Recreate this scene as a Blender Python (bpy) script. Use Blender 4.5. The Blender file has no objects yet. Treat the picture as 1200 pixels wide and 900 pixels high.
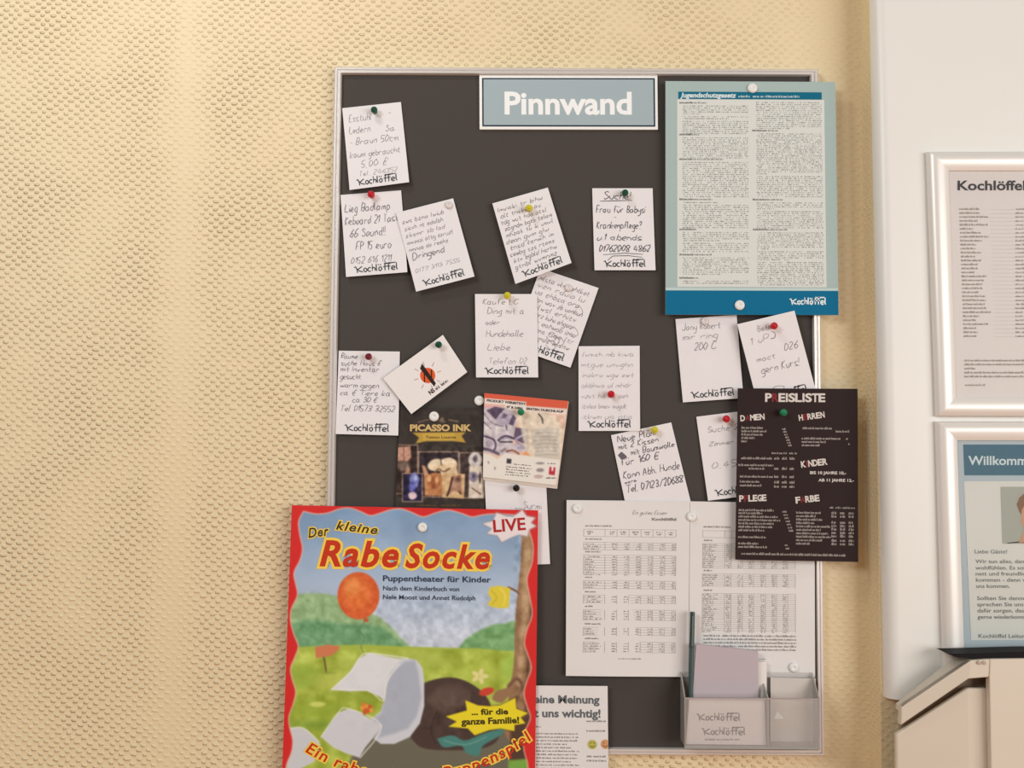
import bpy, math, random
import numpy as np
from mathutils import Vector

random.seed(7)
RNG = np.random.RandomState(11)
SC = bpy.context.scene
COL = SC.collection

# ------------------------------------------------------------------ camera
F, CX, CY = 1200.0, 600.0, 450.0
D, CAMZ = 1.74, 1.55
PITCH, ROLL = math.atan(0.056), 0.0062
_f = Vector((0, math.cos(PITCH), math.sin(PITCH)))
_u0 = Vector((0, -math.sin(PITCH), math.cos(PITCH)))
_r0 = Vector((1, 0, 0))
CR = _r0 * math.cos(ROLL) + _u0 * math.sin(ROLL)
CU = _u0 * math.cos(ROLL) - _r0 * math.sin(ROLL)
CAM = Vector((0, -D, CAMZ))
cam_d = bpy.data.cameras.new('camera')
cam_d.sensor_width = 36
cam_d.lens = 36 * F / 1200
cam_d.clip_start = 0.02
cam = bpy.data.objects.new('camera', cam_d)
COL.objects.link(cam)
from mathutils import Matrix
m = Matrix((CR, CU, -_f)).transposed().to_4x4()
m.translation = CAM
cam.matrix_world = m
SC.camera = cam

# ------------------------------------------------------------------ light
w = bpy.data.worlds.new('world')
SC.world = w
w.use_nodes = True
w.node_tree.nodes['Background'].inputs[0].default_value = (1.0, 0.83, 0.66, 1)
w.node_tree.nodes['Background'].inputs[1].default_value = 0.22


def area(name, loc, target, size, power, col):
    d = bpy.data.lights.new(name, 'AREA')
    d.shape = 'RECTANGLE'
    d.size, d.size_y = size
    d.energy = power
    d.color = col
    o = bpy.data.objects.new(name, d)
    o.location = loc
    o.rotation_euler = (Vector(target) - Vector(loc)).to_track_quat('-Z', 'Y').to_euler()
    COL.objects.link(o)
    return o


area('ceiling_lamp_main', (-0.70, -0.80, 3.05), (-0.1, 0.1, 1.3), (0.22, 0.22), 5.5, (1.0, 0.95, 0.88))
area('window_light', (3.5, -4.0, 1.9), (0.2, 0, 1.5), (3.8, 2.2), 158, (0.985, 0.975, 0.95))
area('ceiling_lamp_front', (-2.0, -3.0, 3.0), (-0.6, 0, 1.8), (1.2, 1.0), 47, (0.92, 1.0, 1.03))

SC.view_settings.view_transform = 'Standard'
SC.view_settings.look = 'None'
SC.view_settings.exposure = 0.0
SC.view_settings.gamma = 1.0
SC.view_settings.use_curve_mapping = False


# ------------------------------------------------------------------ helpers
def P(px, py, d=0.0):
    """point where the sight line of a photo pixel meets the plane y = -d (parallel to the back wall)"""
    ray = _f * F + CR * (px - CX) - CU * (py - CY)
    t = (-d - CAM.y) / ray.y
    return CAM + ray * t


def lin(c):
    return tuple((x / 255 / 12.92) if x / 255 <= 0.04045 else ((x / 255 + 0.055) / 1.055) ** 2.4 for x in c[:3])


_mats = {}


def mat(name, rgb=None, rough=0.6, metal=0.0, noise=0.0, nscale=60.0, bump=0.0, bscale=400.0, spec=0.5, coat=0.0):
    if name in _mats:
        return _mats[name]
    M = bpy.data.materials.new(name)
    M.use_nodes = True
    nt = M.node_tree
    b = nt.nodes['Principled BSDF']
    b.inputs['Roughness'].default_value = rough
    b.inputs['Metallic'].default_value = metal
    b.inputs['Specular IOR Level'].default_value = spec
    b.inputs['Coat Weight'].default_value = coat
    c = lin(rgb)
    b.inputs['Base Color'].default_value = (*c, 1)
    geo = nt.nodes.new('ShaderNodeNewGeometry')
    if noise:
        n = nt.nodes.new('ShaderNodeTexNoise')
        n.inputs['Scale'].default_value = nscale
        n.inputs['Detail'].default_value = 4
        nt.links.new(geo.outputs['Position'], n.inputs['Vector'])
        r = nt.nodes.new('ShaderNodeMapRange')
        r.inputs[1].default_value = 0.3
        r.inputs[2].default_value = 0.7
        r.inputs[3].default_value = 1 - noise
        r.inputs[4].default_value = 1 + noise
        nt.links.new(n.outputs['Fac'], r.inputs[0])
        h = nt.nodes.new('ShaderNodeHueSaturation')
        h.inputs['Color'].default_value = (*c, 1)
        nt.links.new(r.outputs[0], h.inputs['Value'])
        nt.links.new(h.outputs[0], b.inputs['Base Color'])
    if bump:
        n2 = nt.nodes.new('ShaderNodeTexNoise')
        n2.inputs['Scale'].default_value = bscale
        n2.inputs['Detail'].default_value = 3
        nt.links.new(geo.outputs['Position'], n2.inputs['Vector'])
        bp = nt.nodes.new('ShaderNodeBump')
        bp.inputs['Strength'].default_value = bump
        bp.inputs['Distance'].default_value = 0.002
        nt.links.new(n2.outputs['Fac'], bp.inputs['Height'])
        nt.links.new(bp.outputs[0], b.inputs['Normal'])
    _mats[name] = M
    return M


def ink(rgb):
    return mat('ink_%02x%02x%02x' % tuple(int(v) for v in rgb), rgb, rough=0.75, spec=0.2)


def clear_mat(name, tint, gloss, body=None, bodyw=0.0):
    """thin clear plastic: see-through with fresnel gloss, optionally a little milky"""
    M = bpy.data.materials.new(name)
    M.use_nodes = True
    nt = M.node_tree
    nt.nodes.remove(nt.nodes['Principled BSDF'])
    out = nt.nodes['Material Output']
    tr = nt.nodes.new('ShaderNodeBsdfTransparent')
    tr.inputs[0].default_value = (*tint, 1)
    gl = nt.nodes.new('ShaderNodeBsdfGlossy')
    gl.inputs['Roughness'].default_value = 0.12
    lw = nt.nodes.new('ShaderNodeFresnel')
    lw.inputs['IOR'].default_value = gloss
    mx = nt.nodes.new('ShaderNodeMixShader')
    base = tr
    if body:
        df = nt.nodes.new('ShaderNodeBsdfDiffuse')
        df.inputs[0].default_value = (*lin(body), 1)
        m0 = nt.nodes.new('ShaderNodeMixShader')
        m0.inputs[0].default_value = bodyw
        nt.links.new(tr.outputs[0], m0.inputs[1])
        nt.links.new(df.outputs[0], m0.inputs[2])
        base = m0
    nt.links.new(lw.outputs[0], mx.inputs[0])
    nt.links.new(base.outputs[0], mx.inputs[1])
    nt.links.new(gl.outputs[0], mx.inputs[2])
    nt.links.new(mx.outputs[0], out.inputs['Surface'])
    return M


def vcol_mat(name, rough=0.6):
    M = bpy.data.materials.new(name)
    M.use_nodes = True
    nt = M.node_tree
    b = nt.nodes['Principled BSDF']
    a = nt.nodes.new('ShaderNodeVertexColor')
    a.layer_name = 'Col'
    nt.links.new(a.outputs[0], b.inputs['Base Color'])
    b.inputs['Roughness'].default_value = rough
    b.inputs['Specular IOR Level'].default_value = 0.3
    return M


ORG = {}


def obj(name, verts, faces, material, parent=None, smooth=False, origin=None, mesh=None):
    """link a mesh given by world coordinates; its origin sits at its middle (or with its parent)"""
    if origin is None:
        if parent is not None:
            origin = ORG[parent]
        else:
            vs = np.array([tuple(v) for v in verts])
            origin = Vector((vs.min(0) + vs.max(0)) / 2)
    if mesh is None:
        mesh = bpy.data.meshes.new(name)
        mesh.from_pydata([tuple(Vector(v) - origin) for v in verts], [], faces)
        mesh.materials.append(material)
        if smooth:
            for p in mesh.polygons:
                p.use_smooth = True
        mesh.update()
    o = bpy.data.objects.new(name, mesh)
    COL.objects.link(o)
    if parent is not None:
        o.parent = parent
        o.location = origin - ORG[parent]
    else:
        o.location = origin
    ORG[o] = Vector(origin)
    return o


def empty(name, loc):
    o = bpy.data.objects.new(name, None)
    o.empty_display_size = 0.02
    o.location = loc
    COL.objects.link(o)
    ORG[o] = Vector(loc)
    return o


def tag(o, label=None, cat=None, group=None, kind=None):
    if label:
        o['label'] = label
    if cat:
        o['category'] = cat
    if group:
        o['group'] = group
    if kind:
        o['kind'] = kind
    return o


def prism(front, back):
    """closed solid from two equal loops"""
    n = len(front)
    vs = list(front) + list(back)
    fs = [tuple(range(n)), tuple(range(2 * n - 1, n - 1, -1))]
    for i in range(n):
        j = (i + 1) % n
        fs.append((i, i + n, j + n, j))
    return vs, fs


def pslab(pts, d0, d1, dshape=None):
    """solid whose front outline is given in photo pixels at depth d1 (per point allowed), straight back to d0"""
    ds = d1 if isinstance(d1, (list, tuple)) else [d1] * len(pts)
    fr = [P(x, y, d) for (x, y), d in zip(pts, ds)]
    bk = [Vector((v.x, -d0, v.z)) for v in fr]
    return prism(fr, bk)


def bevel(o, wdt, seg=2):
    md = o.modifiers.new('edge', 'BEVEL')
    md.width = wdt
    md.segments = seg
    md.limit_method = 'ANGLE'
    return o


# ---- sheets -----------------------------------------------------------------
class Sheet:
    def __init__(s, name, label, cat, c, depth, W, H, material, thick=0.0004, bend=None, n=1, group=None):
        s.c = [np.array(p, float) for p in c]
        ds = depth if isinstance(depth, (list, tuple)) else [depth] * 4
        s.p3 = [np.array(P(x, y, d)) for (x, y), d in zip(c, ds)]
        s.W, s.H, s.bend = W, H, bend
        s.n_print = 0
        nx = ny = n
        vs = []
        for k in (0, 1):
            for j in range(ny + 1):
                for i in range(nx + 1):
                    vs.append(s.at(i / nx, j / ny, -thick * k))
        N = (nx + 1) * (ny + 1)
        I = lambda i, j, k: k * N + j * (nx + 1) + i
        fs = []
        for j in range(ny):
            for i in range(nx):
                fs.append((I(i, j, 0), I(i, j + 1, 0), I(i + 1, j + 1, 0), I(i + 1, j, 0)))
                fs.append((I(i, j, 1), I(i + 1, j, 1), I(i + 1, j + 1, 1), I(i, j + 1, 1)))
        for i in range(nx):
            fs.append((I(i, 0, 0), I(i + 1, 0, 0), I(i + 1, 0, 1), I(i, 0, 1)))
            fs.append((I(i, ny, 0), I(i, ny, 1), I(i + 1, ny, 1), I(i + 1, ny, 0)))
        for j in range(ny):
            fs.append((I(0, j, 0), I(0, j, 1), I(0, j + 1, 1), I(0, j + 1, 0)))
            fs.append((I(nx, j, 0), I(nx, j + 1, 0), I(nx, j + 1, 1), I(nx, j, 1)))
        s.o = obj(name, vs, fs, material, smooth=False)
        if label:
            tag(s.o, label, cat, group)

    def at(s, u, v, lift=0.0):
        a, b, c, d = s.p3
        p = (a * (1 - u) + b * u) * (1 - v) + (d * (1 - u) + c * u) * v
        e = s.bend(u, v) if s.bend else 0.0
        return Vector((p[0], p[1] - e - lift, p[2]))

    def atn(s, U, V, lift):
        a, b, c, d = s.p3
        U = U[:, None]; V = V[:, None]
        p = (a * (1 - U) + b * U) * (1 - V) + (d * (1 - U) + c * U) * V
        p[:, 1] -= lift
        if s.bend:
            p[:, 1] -= np.array([s.bend(float(u), float(v)) for u, v in zip(U[:, 0], V[:, 0])])
        return p

    def inv(s, px, py):
        a, b, c, d = s.c
        u = v = 0.5
        for _ in range(6):
            p = (a * (1 - u) + b * u) * (1 - v) + (d * (1 - u) + c * u) * v
            du = (b - a) * (1 - v) + (c - d) * v
            dv = (d - a) * (1 - u) + (c - b) * u
            r = np.array((px, py)) - p
            det = du[0] * dv[1] - du[1] * dv[0]
            u += (r[0] * dv[1] - r[1] * dv[0]) / det
            v += (du[0] * r[1] - du[1] * r[0]) / det
        return u, v

    def put(s, name, pr, rgb, lift=0.00025, px=False, material=None, label=None):
        """print accumulator -> mesh part lying on the sheet"""
        if not pr.v:
            return None
        if px:
            uv = [s.inv(x, y) for x, y in pr.v]
        else:
            uv = [(x / s.W, y / s.H) for x, y in pr.v]
        o = obj(name, [s.at(u, v, lift) for u, v in uv], pr.f, material or ink(rgb), parent=s.o)
        if label:
            o['label'] = label
        return o


class Pr:
    """flat print: 2-D vertices (y down) and faces"""
    def __init__(s):
        s.v, s.f = [], []

    def quad(s, a, b, c, d):
        n = len(s.v)
        s.v += [a, b, c, d]
        s.f.append((n, n + 1, n + 2, n + 3))

    def rect(s, x0, y0, x1, y1):
        s.quad((x0, y0), (x0, y1), (x1, y1), (x1, y0))

    def poly(s, pts):
        n = len(s.v)
        s.v += list(pts)
        s.f.append(tuple(range(n, n + len(pts))))

    def line(s, pts, wd):
        """ribbon with rounded-ish ends along a polyline"""
        n = len(pts)
        if n == 1:
            x, y = pts[0]
            s.rect(x - wd / 2, y - wd / 2, x + wd / 2, y + wd / 2)
            return
        base = len(s.v)
        for i, (x, y) in enumerate(pts):
            ax, ay = pts[max(0, i - 1)]
            bx, by = pts[min(n - 1, i + 1)]
            dx, dy = bx - ax, by - ay
            L = math.hypot(dx, dy) or 1
            k = wd / 2 * (0.7 if i in (0, n - 1) else 1)
            s.v += [(x - dy / L * k, y + dx / L * k), (x + dy / L * k, y - dx / L * k)]
        for i in range(n - 1):
            s.f.append((base + 2 * i, base + 2 * i + 2, base + 2 * i + 3, base + 2 * i + 1))


G = {
 'a': '36 16 05 04 13 23 34;36 34 43', 'b': '09 03;05 16 26 35 34 23 13 04', 'c': '36 16 05 04 13 33',
 'd': '36 16 05 04 13 23 34;39 33', 'e': '04 35 26 16 05 04 13 33', 'f': '38 29 18 13;06 26',
 'g': '36 16 05 04 13 33;36 31 20 00', 'h': '09 03;05 16 26 35 33', 'i': '06 03;08', 'j': '16 11 00;18',
 'k': '09 03;36 04 33', 'l': '09 04 13', 'm': '06 03;05 16 25 23;25 36 45 43', 'n': '06 03;05 16 26 35 33',
 'o': '16 05 04 13 23 34 35 26 16', 'p': '06 00;05 16 26 35 34 23 13 04', 'q': '36 16 05 04 13 33;36 30 41',
 'r': '06 03;05 16 36', 's': '36 16 05 24 33 03', 't': '18 14 23 33;06 36', 'u': '06 04 13 23 34;36 33',
 'v': '06 13 36', 'w': '06 13 25 33 46', 'x': '06 33;03 36', 'y': '06 04 34;36 31 00', 'z': '06 36 03 33',
 'A': '03 29 43;15 35', 'B': '03 09 29 38 26 06;26 35 34 23 03', 'C': '48 29 07 05 13 33 44',
 'D': '03 09 29 47 45 23 03', 'E': '39 09 03 33;06 26', 'F': '39 09 03;06 26', 'G': '48 29 07 05 13 33 45 25',
 'H': '09 03;49 43;06 46', 'I': '09 03', 'J': '39 34 13 04', 'K': '09 03;39 06 33', 'L': '09 03 33',
 'M': '03 09 26 49 43', 'N': '03 09 43 49', 'O': '29 07 05 23 45 47 29', 'P': '03 09 29 38 37 26 06',
 'R': '03 09 29 38 37 26 06 33', 'S': '38 19 08 07 35 34 13 04', 'T': '09 49;29 23', 'U': '09 05 13 33 45 49',
 'V': '09 23 49', 'W': '09 13 26 33 49', 'Z': '09 49 03 43',
 '0': '19 07 05 13 35 37 19', '1': '07 19 13', '2': '08 19 29 37 03 33', '3': '08 19 29 37 16 35 34 13 04',
 '4': '29 05 45;37 33', '5': '39 09 06 26 35 34 23 03', '6': '39 17 05 04 13 23 34 35 16 05', '7': '09 39 13',
 '8': '19 08 07 34 23 13 04 37 38 19', '9': '36 16 08 19 29 38 23', '€': '48 29 17 05 13 33;06 36;05 35',
 '!': '09 05;03', '?': '08 19 29 37 15;13', '.': '03', ',': '03 12', ':': '03;06', '-': '05 25', '/': '03 39',
 '(': '29 17 15 23', ')': '09 17 15 03',
}
for u_, b_ in (('ö', 'o'), ('ä', 'a'), ('ü', 'u')):
    G[u_] = G[b_] + ';08;28'


def smooth_pts(pts, k=3):
    if len(pts) < 3:
        return pts
    out = []
    n = len(pts)
    for i in range(n - 1):
        p0, p1, p2, p3 = pts[max(0, i - 1)], pts[i], pts[i + 1], pts[min(n - 1, i + 2)]
        for j in range(k):
            t = j / k
            out.append(tuple(0.5 * (2 * p1[q] + (p2[q] - p0[q]) * t + (2 * p0[q] - 5 * p1[q] + 4 * p2[q] - p3[q]) * t * t
                                    + (3 * p1[q] - p0[q] - 3 * p2[q] + p3[q]) * t ** 3) for q in (0, 1)))
    out.append(pts[-1])
    return out


def hand(pr, text, x, y, h, wd, slant=0.2, jit=0.35, width=None, angle=0.0, k=3):
    """handwriting: h = height of a capital; baseline at y"""
    u = h / 6.0
    adv = 0
    gl = []
    for ch in text:
        if ch == ' ':
            adv += 3.2
            continue
        g = G.get(ch)
        if not g:
            adv += 2
            continue
        mx = 0
        for st in g.split(';'):
            pts = []
            for q in st.split():
                gx, gy = int(q[0]), int(q[1]) - 3
                mx = max(mx, gx)
                gx += random.uniform(-jit, jit)
                gy += random.uniform(-jit, jit)
                pts.append((adv + gx + gy * slant, gy))
            gl.append(smooth_pts(pts, k))
        adv += mx + 1.4 + random.uniform(-.2, .2)
    s = u if width is None else width / max(adv, 1)
    ca, sa = math.cos(angle), math.sin(angle)
    for pts in gl:
        q = [(a * s, -b * u) for a, b in pts]
        pr.line([(x + a * ca - b * sa, y + a * sa + b * ca) for a, b in q], wd)
    return adv * s


def logo(pr, x, y, wdt, h, wd, angle=0.0):
    """the brush-script shop wordmark: letters with one bar sweeping over the double f"""
    st = random.getstate()
    random.seed(3)
    ca, sa = math.cos(angle), math.sin(angle)
    T = lambda a, b: (x + a * ca - b * sa, y + a * sa + b * ca)
    k = wdt
    pr.line([T(.015 * k, -.78 * h), T(.05 * k, -.4 * h), T(.055 * k, .1 * h)], wd * 1.25)
    pr.line([T(.165 * k, -.8 * h), T(.06 * k, -.36 * h), T(.10 * k, -.16 * h), T(.18 * k, .02 * h)], wd * 1.2)
    pr.line([T(-.02 * k, -.72 * h), T(.03 * k, -.84 * h)], wd)
    hx, hy = T(.20 * k, 0)
    hand(pr, 'ochlö', hx, hy, h * 1.02, wd, slant=0.04, jit=0.15, width=.43 * k, angle=angle)
    hx, hy = T(.655 * k, .06 * h)
    hand(pr, 'ff', hx, hy, h * 1.1, wd, slant=0.04, jit=0.1, width=.17 * k, angle=angle)
    hx, hy = T(.825 * k, 0)
    hand(pr, 'el', hx, hy, h * 1.0, wd, slant=0.04, jit=0.1, width=.17 * k, angle=angle)
    pr.line([T(.635 * k, -.5 * h), T(.72 * k, -.56 * h), T(.81 * k, -.58 * h)], wd * .9)
    pr.line([T(.66 * k, -.93 * h), T(.78 * k, -1.0 * h), T(.93 * k, -1.04 * h)], wd * 1.15)
    random.setstate(st)


def fine(pr, x0, x1, y, xh=1.1, dens=0.85, stop=None):
    """one line of print too small to read: word-like runs of tiny marks"""
    x = x0
    end = x1 if stop is None else stop
    while x < end:
        n = random.randint(2, 8)
        for _ in range(n):
            if x >= end:
                break
            if random.random() < dens:
                hh = xh * random.choice((1, 1, 1, 1.45))
                pr.rect(x, y - hh, x + 0.52, y)
            x += 0.86
        x += 0.75


_tc = {}


def glyphs(body, bold=0.0, shear=0.0, spacing=1.0):
    key = (body, bold, shear, spacing)
    if key in _tc:
        return _tc[key]
    cu = bpy.data.curves.new('t', 'FONT')
    cu.body = body
    cu.size = 1
    cu.offset = bold
    cu.shear = shear
    cu.space_character = spacing
    cu.resolution_u = 3
    o = bpy.data.objects.new('t', cu)
    COL.objects.link(o)
    dg = bpy.context.evaluated_depsgraph_get()
    dg.update()
    me = o.evaluated_get(dg).to_mesh()
    v = [(p.co.x, p.co.y) for p in me.vertices]
    f = [tuple(p.vertices) for p in me.polygons]
    bpy.data.objects.remove(o)
    bpy.data.curves.remove(cu)
    _tc[key] = (v, f)
    return v, f


def text(pr, body, x0, x1, ybase, cap, bold=0.0, shear=0.0, spacing=1.0, angle=0.0, arc=None):
    """type set to run from x0 to x1 with capitals cap high on the baseline ybase"""
    v, f = glyphs(body, bold, shear, spacing)
    if not v:
        return
    v0, _ = glyphs(body, 0.0, shear, spacing)
    mn = min(p[0] for p in v0)
    mx = max(p[0] for p in v0)
    sx = (x1 - x0) / (mx - mn)
    sy = cap / 0.727
    n = len(pr.v)
    ca, sa = math.cos(angle), math.sin(angle)
    for a, b in v:
        a = (a - mn) * sx
        b = -b * sy
        if arc:
            cx_, cy_, R, t0 = arc
            th = t0 - a / R
            rr = R + b
            pr.v.append((cx_ + rr * math.cos(th), cy_ + rr * math.sin(th)))
        else:
            pr.v.append((x0 + a * ca - b * sa, ybase + a * sa + b * ca))
    pr.f += [tuple(i + n for i in q) for q in f]


# ---- painted artwork: colours held by the points of a fine grid ------------------
class Canvas:
    def __init__(s, sh, nx, ny, rect=(0, 0, 1, 1), base=(255, 255, 255)):
        s.sh, s.nx, s.ny = sh, nx, ny
        u = np.linspace(rect[0], rect[2], nx + 1)
        v = np.linspace(rect[1], rect[3], ny + 1)
        s.U, s.V = np.meshgrid(u, v)
        a, b, c, d = sh.c
        U, V = s.U[..., None], s.V[..., None]
        p = (a * (1 - U) + b * U) * (1 - V) + (d * (1 - U) + c * U) * V
        s.X, s.Y = p[..., 0], p[..., 1]
        s.C = np.ones((ny + 1, nx + 1, 3)) * np.array(base, float)

    def mix(s, mask, rgb):
        mask = np.clip(mask, 0, 1)[..., None]
        s.C = s.C * (1 - mask) + np.array(rgb, float) * mask

    def seg(s, pts, closed):
        best = np.full(s.X.shape, 1e9)
        n = len(pts)
        for i in range(n if closed else n - 1):
            ax, ay = pts[i]
            bx, by = pts[(i + 1) % n]
            dx, dy = bx - ax, by - ay
            L = dx * dx + dy * dy or 1e-9
            t = np.clip(((s.X - ax) * dx + (s.Y - ay) * dy) / L, 0, 1)
            best = np.minimum(best, (s.X - ax - t * dx) ** 2 + (s.Y - ay - t * dy) ** 2)
        return np.sqrt(best)

    def sd(s, pts):
        ins = np.zeros(s.X.shape, bool)
        n = len(pts)
        for i in range(n):
            ax, ay = pts[i]
            bx, by = pts[(i + 1) % n]
            if ay == by:
                continue
            c = ((ay > s.Y) != (by > s.Y)) & (s.X < (bx - ax) * (s.Y - ay) / (by - ay) + ax)
            ins ^= c
        d = s.seg(pts, True)
        return np.where(ins, d, -d)

    def poly(s, pts, rgb, soft=0.7, grow=0.0, sm=False, a=1.0, tex=None):
        if sm:
            q = pts + [pts[0]]
            pts = smooth_pts(q, 4)[:-1]
        mk = np.clip((s.sd(pts) + grow) / soft + 0.5, 0, 1) * a
        if tex is not None:
            s.C = s.C * (1 - mk[..., None]) + tex * mk[..., None]
        else:
            s.mix(mk, rgb)
        return mk

    def ell(s, cx, cy, rx, ry, rgb, soft=0.8, ang=0.0, a=1.0):
        c, q = math.cos(ang), math.sin(ang)
        x = (s.X - cx) * c + (s.Y - cy) * q
        y = -(s.X - cx) * q + (s.Y - cy) * c
        r = np.sqrt((x / rx) ** 2 + (y / ry) ** 2)
        mk = np.clip((1 - r) * min(rx, ry) / soft + 0.5, 0, 1) * a
        s.mix(mk, rgb)
        return mk

    def line(s, pts, wd, rgb, soft=0.7, sm=True, a=1.0):
        if sm:
            pts = smooth_pts(pts, 4)
        mk = np.clip((wd / 2 - s.seg(pts, False)) / soft + 0.5, 0, 1) * a
        s.mix(mk, rgb)

    def noise(s, cell, octs=1):
        out = np.zeros(s.X.shape)
        for o in range(octs):
            cl = cell / 2 ** o
            gx = (s.X - s.X.min()) / cl
            gy = (s.Y - s.Y.min()) / cl
            g = RNG.rand(int(gy.max()) + 3, int(gx.max()) + 3)
            ix, iy = gx.astype(int), gy.astype(int)
            fx, fy = gx - ix, gy - iy
            fx = fx * fx * (3 - 2 * fx)
            fy = fy * fy * (3 - 2 * fy)
            val = (g[iy, ix] * (1 - fx) + g[iy, ix + 1] * fx) * (1 - fy) + (g[iy + 1, ix] * (1 - fx) + g[iy + 1, ix + 1] * fx) * fy
            out += (val - 0.5) / 2 ** o
        return out

    def grain(s, mask, amt, cell, octs=2):
        s.C += (mask * s.noise(cell, octs) * amt)[..., None]

    def blur(s, n=1):
        for _ in range(n):
            p = np.pad(s.C, ((1, 1), (1, 1), (0, 0)), 'edge')
            s.C = (p[:-2, 1:-1] + 2 * p[1:-1, 1:-1] + p[2:, 1:-1]) / 4
            p = np.pad(s.C, ((1, 1), (1, 1), (0, 0)), 'edge')
            s.C = (p[1:-1, :-2] + 2 * p[1:-1, 1:-1] + p[1:-1, 2:]) / 4

    def build(s, name, lift=0.0002, mt=None):
        nx, ny = s.nx, s.ny
        co = s.sh.atn(s.U.ravel(), s.V.ravel(), lift) - np.array(ORG[s.sh.o])
        idx = np.arange((nx + 1) * (ny + 1)).reshape(ny + 1, nx + 1)
        q = np.stack([idx[:-1, :-1], idx[1:, :-1], idx[1:, 1:], idx[:-1, 1:]], -1).reshape(-1, 4)
        me = bpy.data.meshes.new(name)
        me.vertices.add(len(co))
        me.vertices.foreach_set('co', co.astype(np.float32).ravel())
        me.loops.add(q.size)
        me.loops.foreach_set('vertex_index', q.ravel().astype(np.int32))
        me.polygons.add(len(q))
        me.polygons.foreach_set('loop_start', (np.arange(len(q)) * 4).astype(np.int32))
        me.update(calc_edges=True)
        ca = me.color_attributes.new('Col', 'FLOAT_COLOR', 'POINT')
        c = np.clip(s.C, 0, 255).reshape(-1, 3) / 255
        c = np.where(c <= 0.04045, c / 12.92, ((c + 0.055) / 1.055) ** 2.4)
        ca.data.foreach_set('color', np.c_[c, np.ones(len(c))].astype(np.float32).ravel())
        me.materials.append(mt or M_ART)
        o = obj(name, None, None, None, parent=s.sh.o, mesh=me, origin=ORG[s.sh.o])
        return o


M_ART = vcol_mat('printed_colours', 0.55)
PAPER = mat('note_paper', (229, 225, 227), rough=0.8, noise=0.015, nscale=25, bump=0.05, bscale=150, spec=0.2)
PAPER2 = mat('office_paper', (224, 221, 220), rough=0.8, noise=0.02, nscale=9, spec=0.2)


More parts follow.
